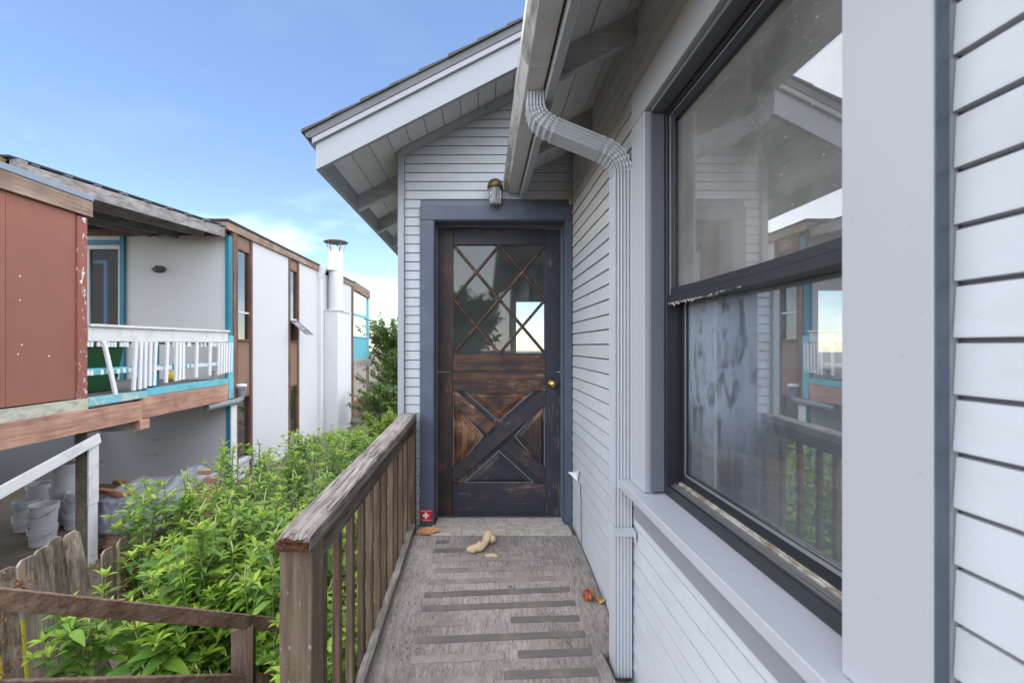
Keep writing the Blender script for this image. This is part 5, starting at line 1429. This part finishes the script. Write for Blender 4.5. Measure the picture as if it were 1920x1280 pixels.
def leafstuff(name, mb, mat, parent=None):
    me = bpy.data.meshes.new(name); o_ = rootloc(parent) if parent else Vector((0, 0, 0))
    me.from_pydata([tuple(Vector(p) - o_) for p in mb.v] if parent else mb.v, [], mb.f); me.materials.append(mat)
    for p_ in me.polygons: p_.use_smooth = True
    o = bpy.data.objects.new(name, me); COL.objects.link(o); o['kind'] = 'stuff'
    if parent: o.parent = parent
    return o
def tip(px, py, Y): return Vector(((px - 905) * Y / F, Y, (648 - py) * Y / F))
near = [
 ('low bright weed with broad leaves in front of the yellow-edged fence boards', (165, 1150, 2.62), .55, 3, .14, .150, 24),
 ('low weed with long pointed leaves beneath the middle of the stair railing', (290, 1165, 2.72), .85, 3, .16, .185, 18),
 ('young pale-leaved weed beside the foot of the stair railing post', (405, 1165, 2.95), .95, 3, .12, .180, 18),
 ('weed squeezed between the stair railing post and the porch post', (505, 1165, 3.0), .95, 2, .06, .160, 20),
 ('tall weed leaning out over the leaning fence with a curled flower spike', (262, 905, 3.72), 1.55, 3, .22, .145, 26),
 ('weed in front of the short fence boards, its lowest leaves long and drooping', (305, 1010, 3.25), 1.25, 3, .20, .160, 24),
 ('bushy weed above the middle of the stair railing with a pale flower spike', (395, 985, 3.05), 1.4, 4, .24, .155, 24),
 ('bushy weed touching the outer face of the porch post', (490, 985, 2.95), 1.45, 4, .20, .155, 24),
 ('weed with two brown seed spikes in front of the stained white wall', (355, 935, 3.8), 1.6, 4, .24, .120, 26),
 ('tallest weed in front of the teal corner strip', (405, 850, 4.3), 1.8, 3, .22, .115, 28),
 ('dense weed beside the outer edge of the porch cap rail', (590, 985, 2.9), 1.35, 4, .18, .125, 26),
 ('weed showing between the first balusters of the porch railing', (640, 1080, 2.7), 1.1, 3, .16, .125, 24),
]
for k, (lab, tp, h, nst, spd, ls, dn) in enumerate(near):
    T = tip(*tp); weed(lab, (T.x, T.y, T.z - h), h, nst, spd, ls, dn, 100 + k, leaf_cap=150)
# the rest of the patch reads as one mass
ms, mst, msp = MB(), MB(), MB(); my = MB()
r = random.Random(55)
def mass(px, py, Y, h=1.7, nst=4, spd=.3, ls=.135, dn=26):
    T = tip(px, py, Y); st_, lv, sp = grow(r, (T.x, T.y, T.z - h), h, nst, spd, ls, dn)
    for p_, rr in st_: mst.tube(p_, rr, 4, False)
    for p_ in sp: msp.tube(p_, [.0035, .0055, .005, .004, .0015], 5)
    for p_, M3, sz, yg in lv: (my if yg else ms).add([p_ + M3 @ (Vector(q) * sz) for q in SV], SF)
for px, py, Y in ((440, 905, 3.7), (500, 900, 3.9), (555, 890, 4.2), (600, 900, 4.0), (640, 880, 4.4), (450, 870, 4.6), (520, 850, 4.9), (580, 850, 5.0), (640, 845, 5.3),
                  (450, 835, 5.3), (490, 828, 5.8), (530, 822, 6.2), (570, 818, 6.4), (610, 815, 6.6), (650, 816, 6.9), (680, 822, 7.4), (540, 940, 3.4), (600, 940, 3.4), (650, 930, 3.7),
                  (690, 950, 3.9), (700, 860, 5.6), (560, 1030, 2.9), (680, 1040, 3.2), (720, 1000, 3.6), (735, 900, 5), (450, 1070, 3.15), (350, 1080, 3.1), (540, 1080, 2.55), (600, 1130, 2.4), (700, 1100, 2.9),
                  (660, 1180, 2.3), (610, 1230, 2.1), (560, 835, 7.2), (640, 812, 9.0), (670, 808, 10.0), (685, 800, 11.5), (655, 812, 11), (625, 818, 9.5), (690, 815, 9), (620, 825, 7.8), (660, 830, 8.2), (500, 832, 6.8), (560, 1190, 2.3), (325, 940, 3.9), (350, 1010, 3.4), (395, 1040, 3.0), (440, 1000, 3.2), (330, 905, 4.2), (380, 890, 4.4), (520, 985, 3.1), (500, 1050, 3.1), (745, 1060, 3.2), (420, 945, 3.5), (470, 945, 3.5), (330, 1130, 3.1), (470, 1190, 3.0), (430, 1230, 2.9), (350, 1220, 2.8)):
    mass(px, py, Y, min(1.9, 2.6 + (648 - py) * Y / F), nst=r.randint(3, 5))
for a in (ms,): leafstuff('garden_weeds', ms, m_leaf)
leafstuff('weed_young_leaves', my, m_leafy); leafstuff('weed_stems', mst, m_stem); leafstuff('weed_flower_spikes', msp, m_spike)
gl = MB()                                          # low ground cover under the weeds and by the fence
for k in range(5200):
    x, y = r.uniform(-4.7, -.7), r.uniform(1.4, 9.5)
    if k < 500: x, y = r.uniform(-2.9, -2.2), r.uniform(1.9, 2.7)
    z_ = gh(x, y) + r.uniform(.0, .45) ** 1.4
    ph, el = r.uniform(0, 6.28), r.uniform(-.2, .9)
    d = Vector((math.cos(ph) * math.cos(el), math.sin(ph) * math.cos(el), math.sin(el))); sz = r.uniform(.04, .10); M3 = frame(d, roll=r.uniform(-.5, .5))
    gl.add([Vector((x, y, z_)) + M3 @ (Vector(q) * sz) for q in SV], SF)
leafstuff('ground_cover', gl, m_leafd)

# ------------------------------------------------------------------ trees and shrubs
def shoot_tree(name, label, base, h, rad, nshoot, nleaf, lsize, mat, seed, cat='tree', up=.9, low=.02):
    r = random.Random(seed); B = Vector(base); t = thing(name, label, cat, base)
    tk = MB(); tk.tube([B, B + Vector((.05, 0, h * .25)), B + Vector((0, .05, h * .5)), B + Vector((.1, .05, h * .8))], [h * .028, h * .022, h * .015, h * .005], 8)
    lv = MB()
    for s in range(nshoot):
        a = r.uniform(0, 6.283); q = r.uniform(low, .82); st = B + Vector((math.cos(a) * rad * .25 * q, math.sin(a) * rad * .25 * q, h * q * .75))
        out = rad * r.uniform(.25, 1.0) * (1.1 - .45 * q); L = h * r.uniform(.16, .34) * (.6 + q * .7)
        e = st + Vector((math.cos(a) * out, math.sin(a) * out, L * up)); c = st.lerp(e, .5) + Vector((math.cos(a), math.sin(a), -.25)) * out * .2
        path = [st * (1 - u) ** 2 + c * 2 * u * (1 - u) + e * u * u for u in [i / 5 for i in range(6)]]
        tk.tube(path, [h * .006, h * .005, h * .004, h * .003, h * .002, h * .0008], 5)
        for i in range(nleaf):
            u = r.uniform(.12, 1) ** .8; k = min(4, int(u * 5)); p = path[k].lerp(path[k + 1], u * 5 - k)
            p = p + Vector((r.gauss(0, 1), r.gauss(0, 1), r.gauss(0, 1))) * rad * .07 * (1.15 - u)
            ph, el = r.uniform(0, 6.28), r.uniform(-.6, .8); d = Vector((math.cos(ph) * math.cos(el), math.sin(ph) * math.cos(el), math.sin(el)))
            M3 = frame(d, roll=r.uniform(-.6, .6)); sz = lsize * r.uniform(.6, 1.2)
            lv.add([p + M3 @ (Vector(w_) * sz) for w_ in SV], SF)
    obj('trunk', tk, m_bark, t, smooth=True); leafstuff('crown', lv, mat, t)
    return t
shoot_tree('tall_shrub', 'tall dark shrubby tree with upright shoots beyond the end balcony', (-4.1, 22.0, GZ - .6), 5.6, 2.3, 150, 95, .20, m_leafd, 11, 'tree')
shoot_tree('evergreen_tree', 'dark evergreen tree between the two houses behind the bright shrub', (-2.9, 19.0, GZ - .6), 4.2, 1.4, 110, 90, .18, m_leafd, 12, 'tree', .6)
shoot_tree('evergreen_bush', 'low dark bush in front of the evergreen tree between the houses', (-3.2, 14.5, GZ), 1.9, 1.2, 90, 80, .12, m_leafd, 17, 'shrub', .6)
shoot_tree('bright_shrub', 'bright yellow-green feathery shrub beside the house corner', (-2.35, 10.3, GZ), 1.35, .55, 60, 60, .075, m_leafb, 13, 'shrub', 1.0, .3)
shoot_tree('round_shrub', 'second yellow-green shrub half hidden behind the house corner board', (-1.75, 9.8, GZ), 1.5, .5, 50, 60, .075, m_leafb, 14, 'shrub', 1.0, .3)
shoot_tree('garden_tree', 'dark garden tree reflected in the diamond panes of the door', (-1.5, -10.0, GZ), 5.4, 2.3, 190, 120, .30, m_leafd, 15, 'tree')
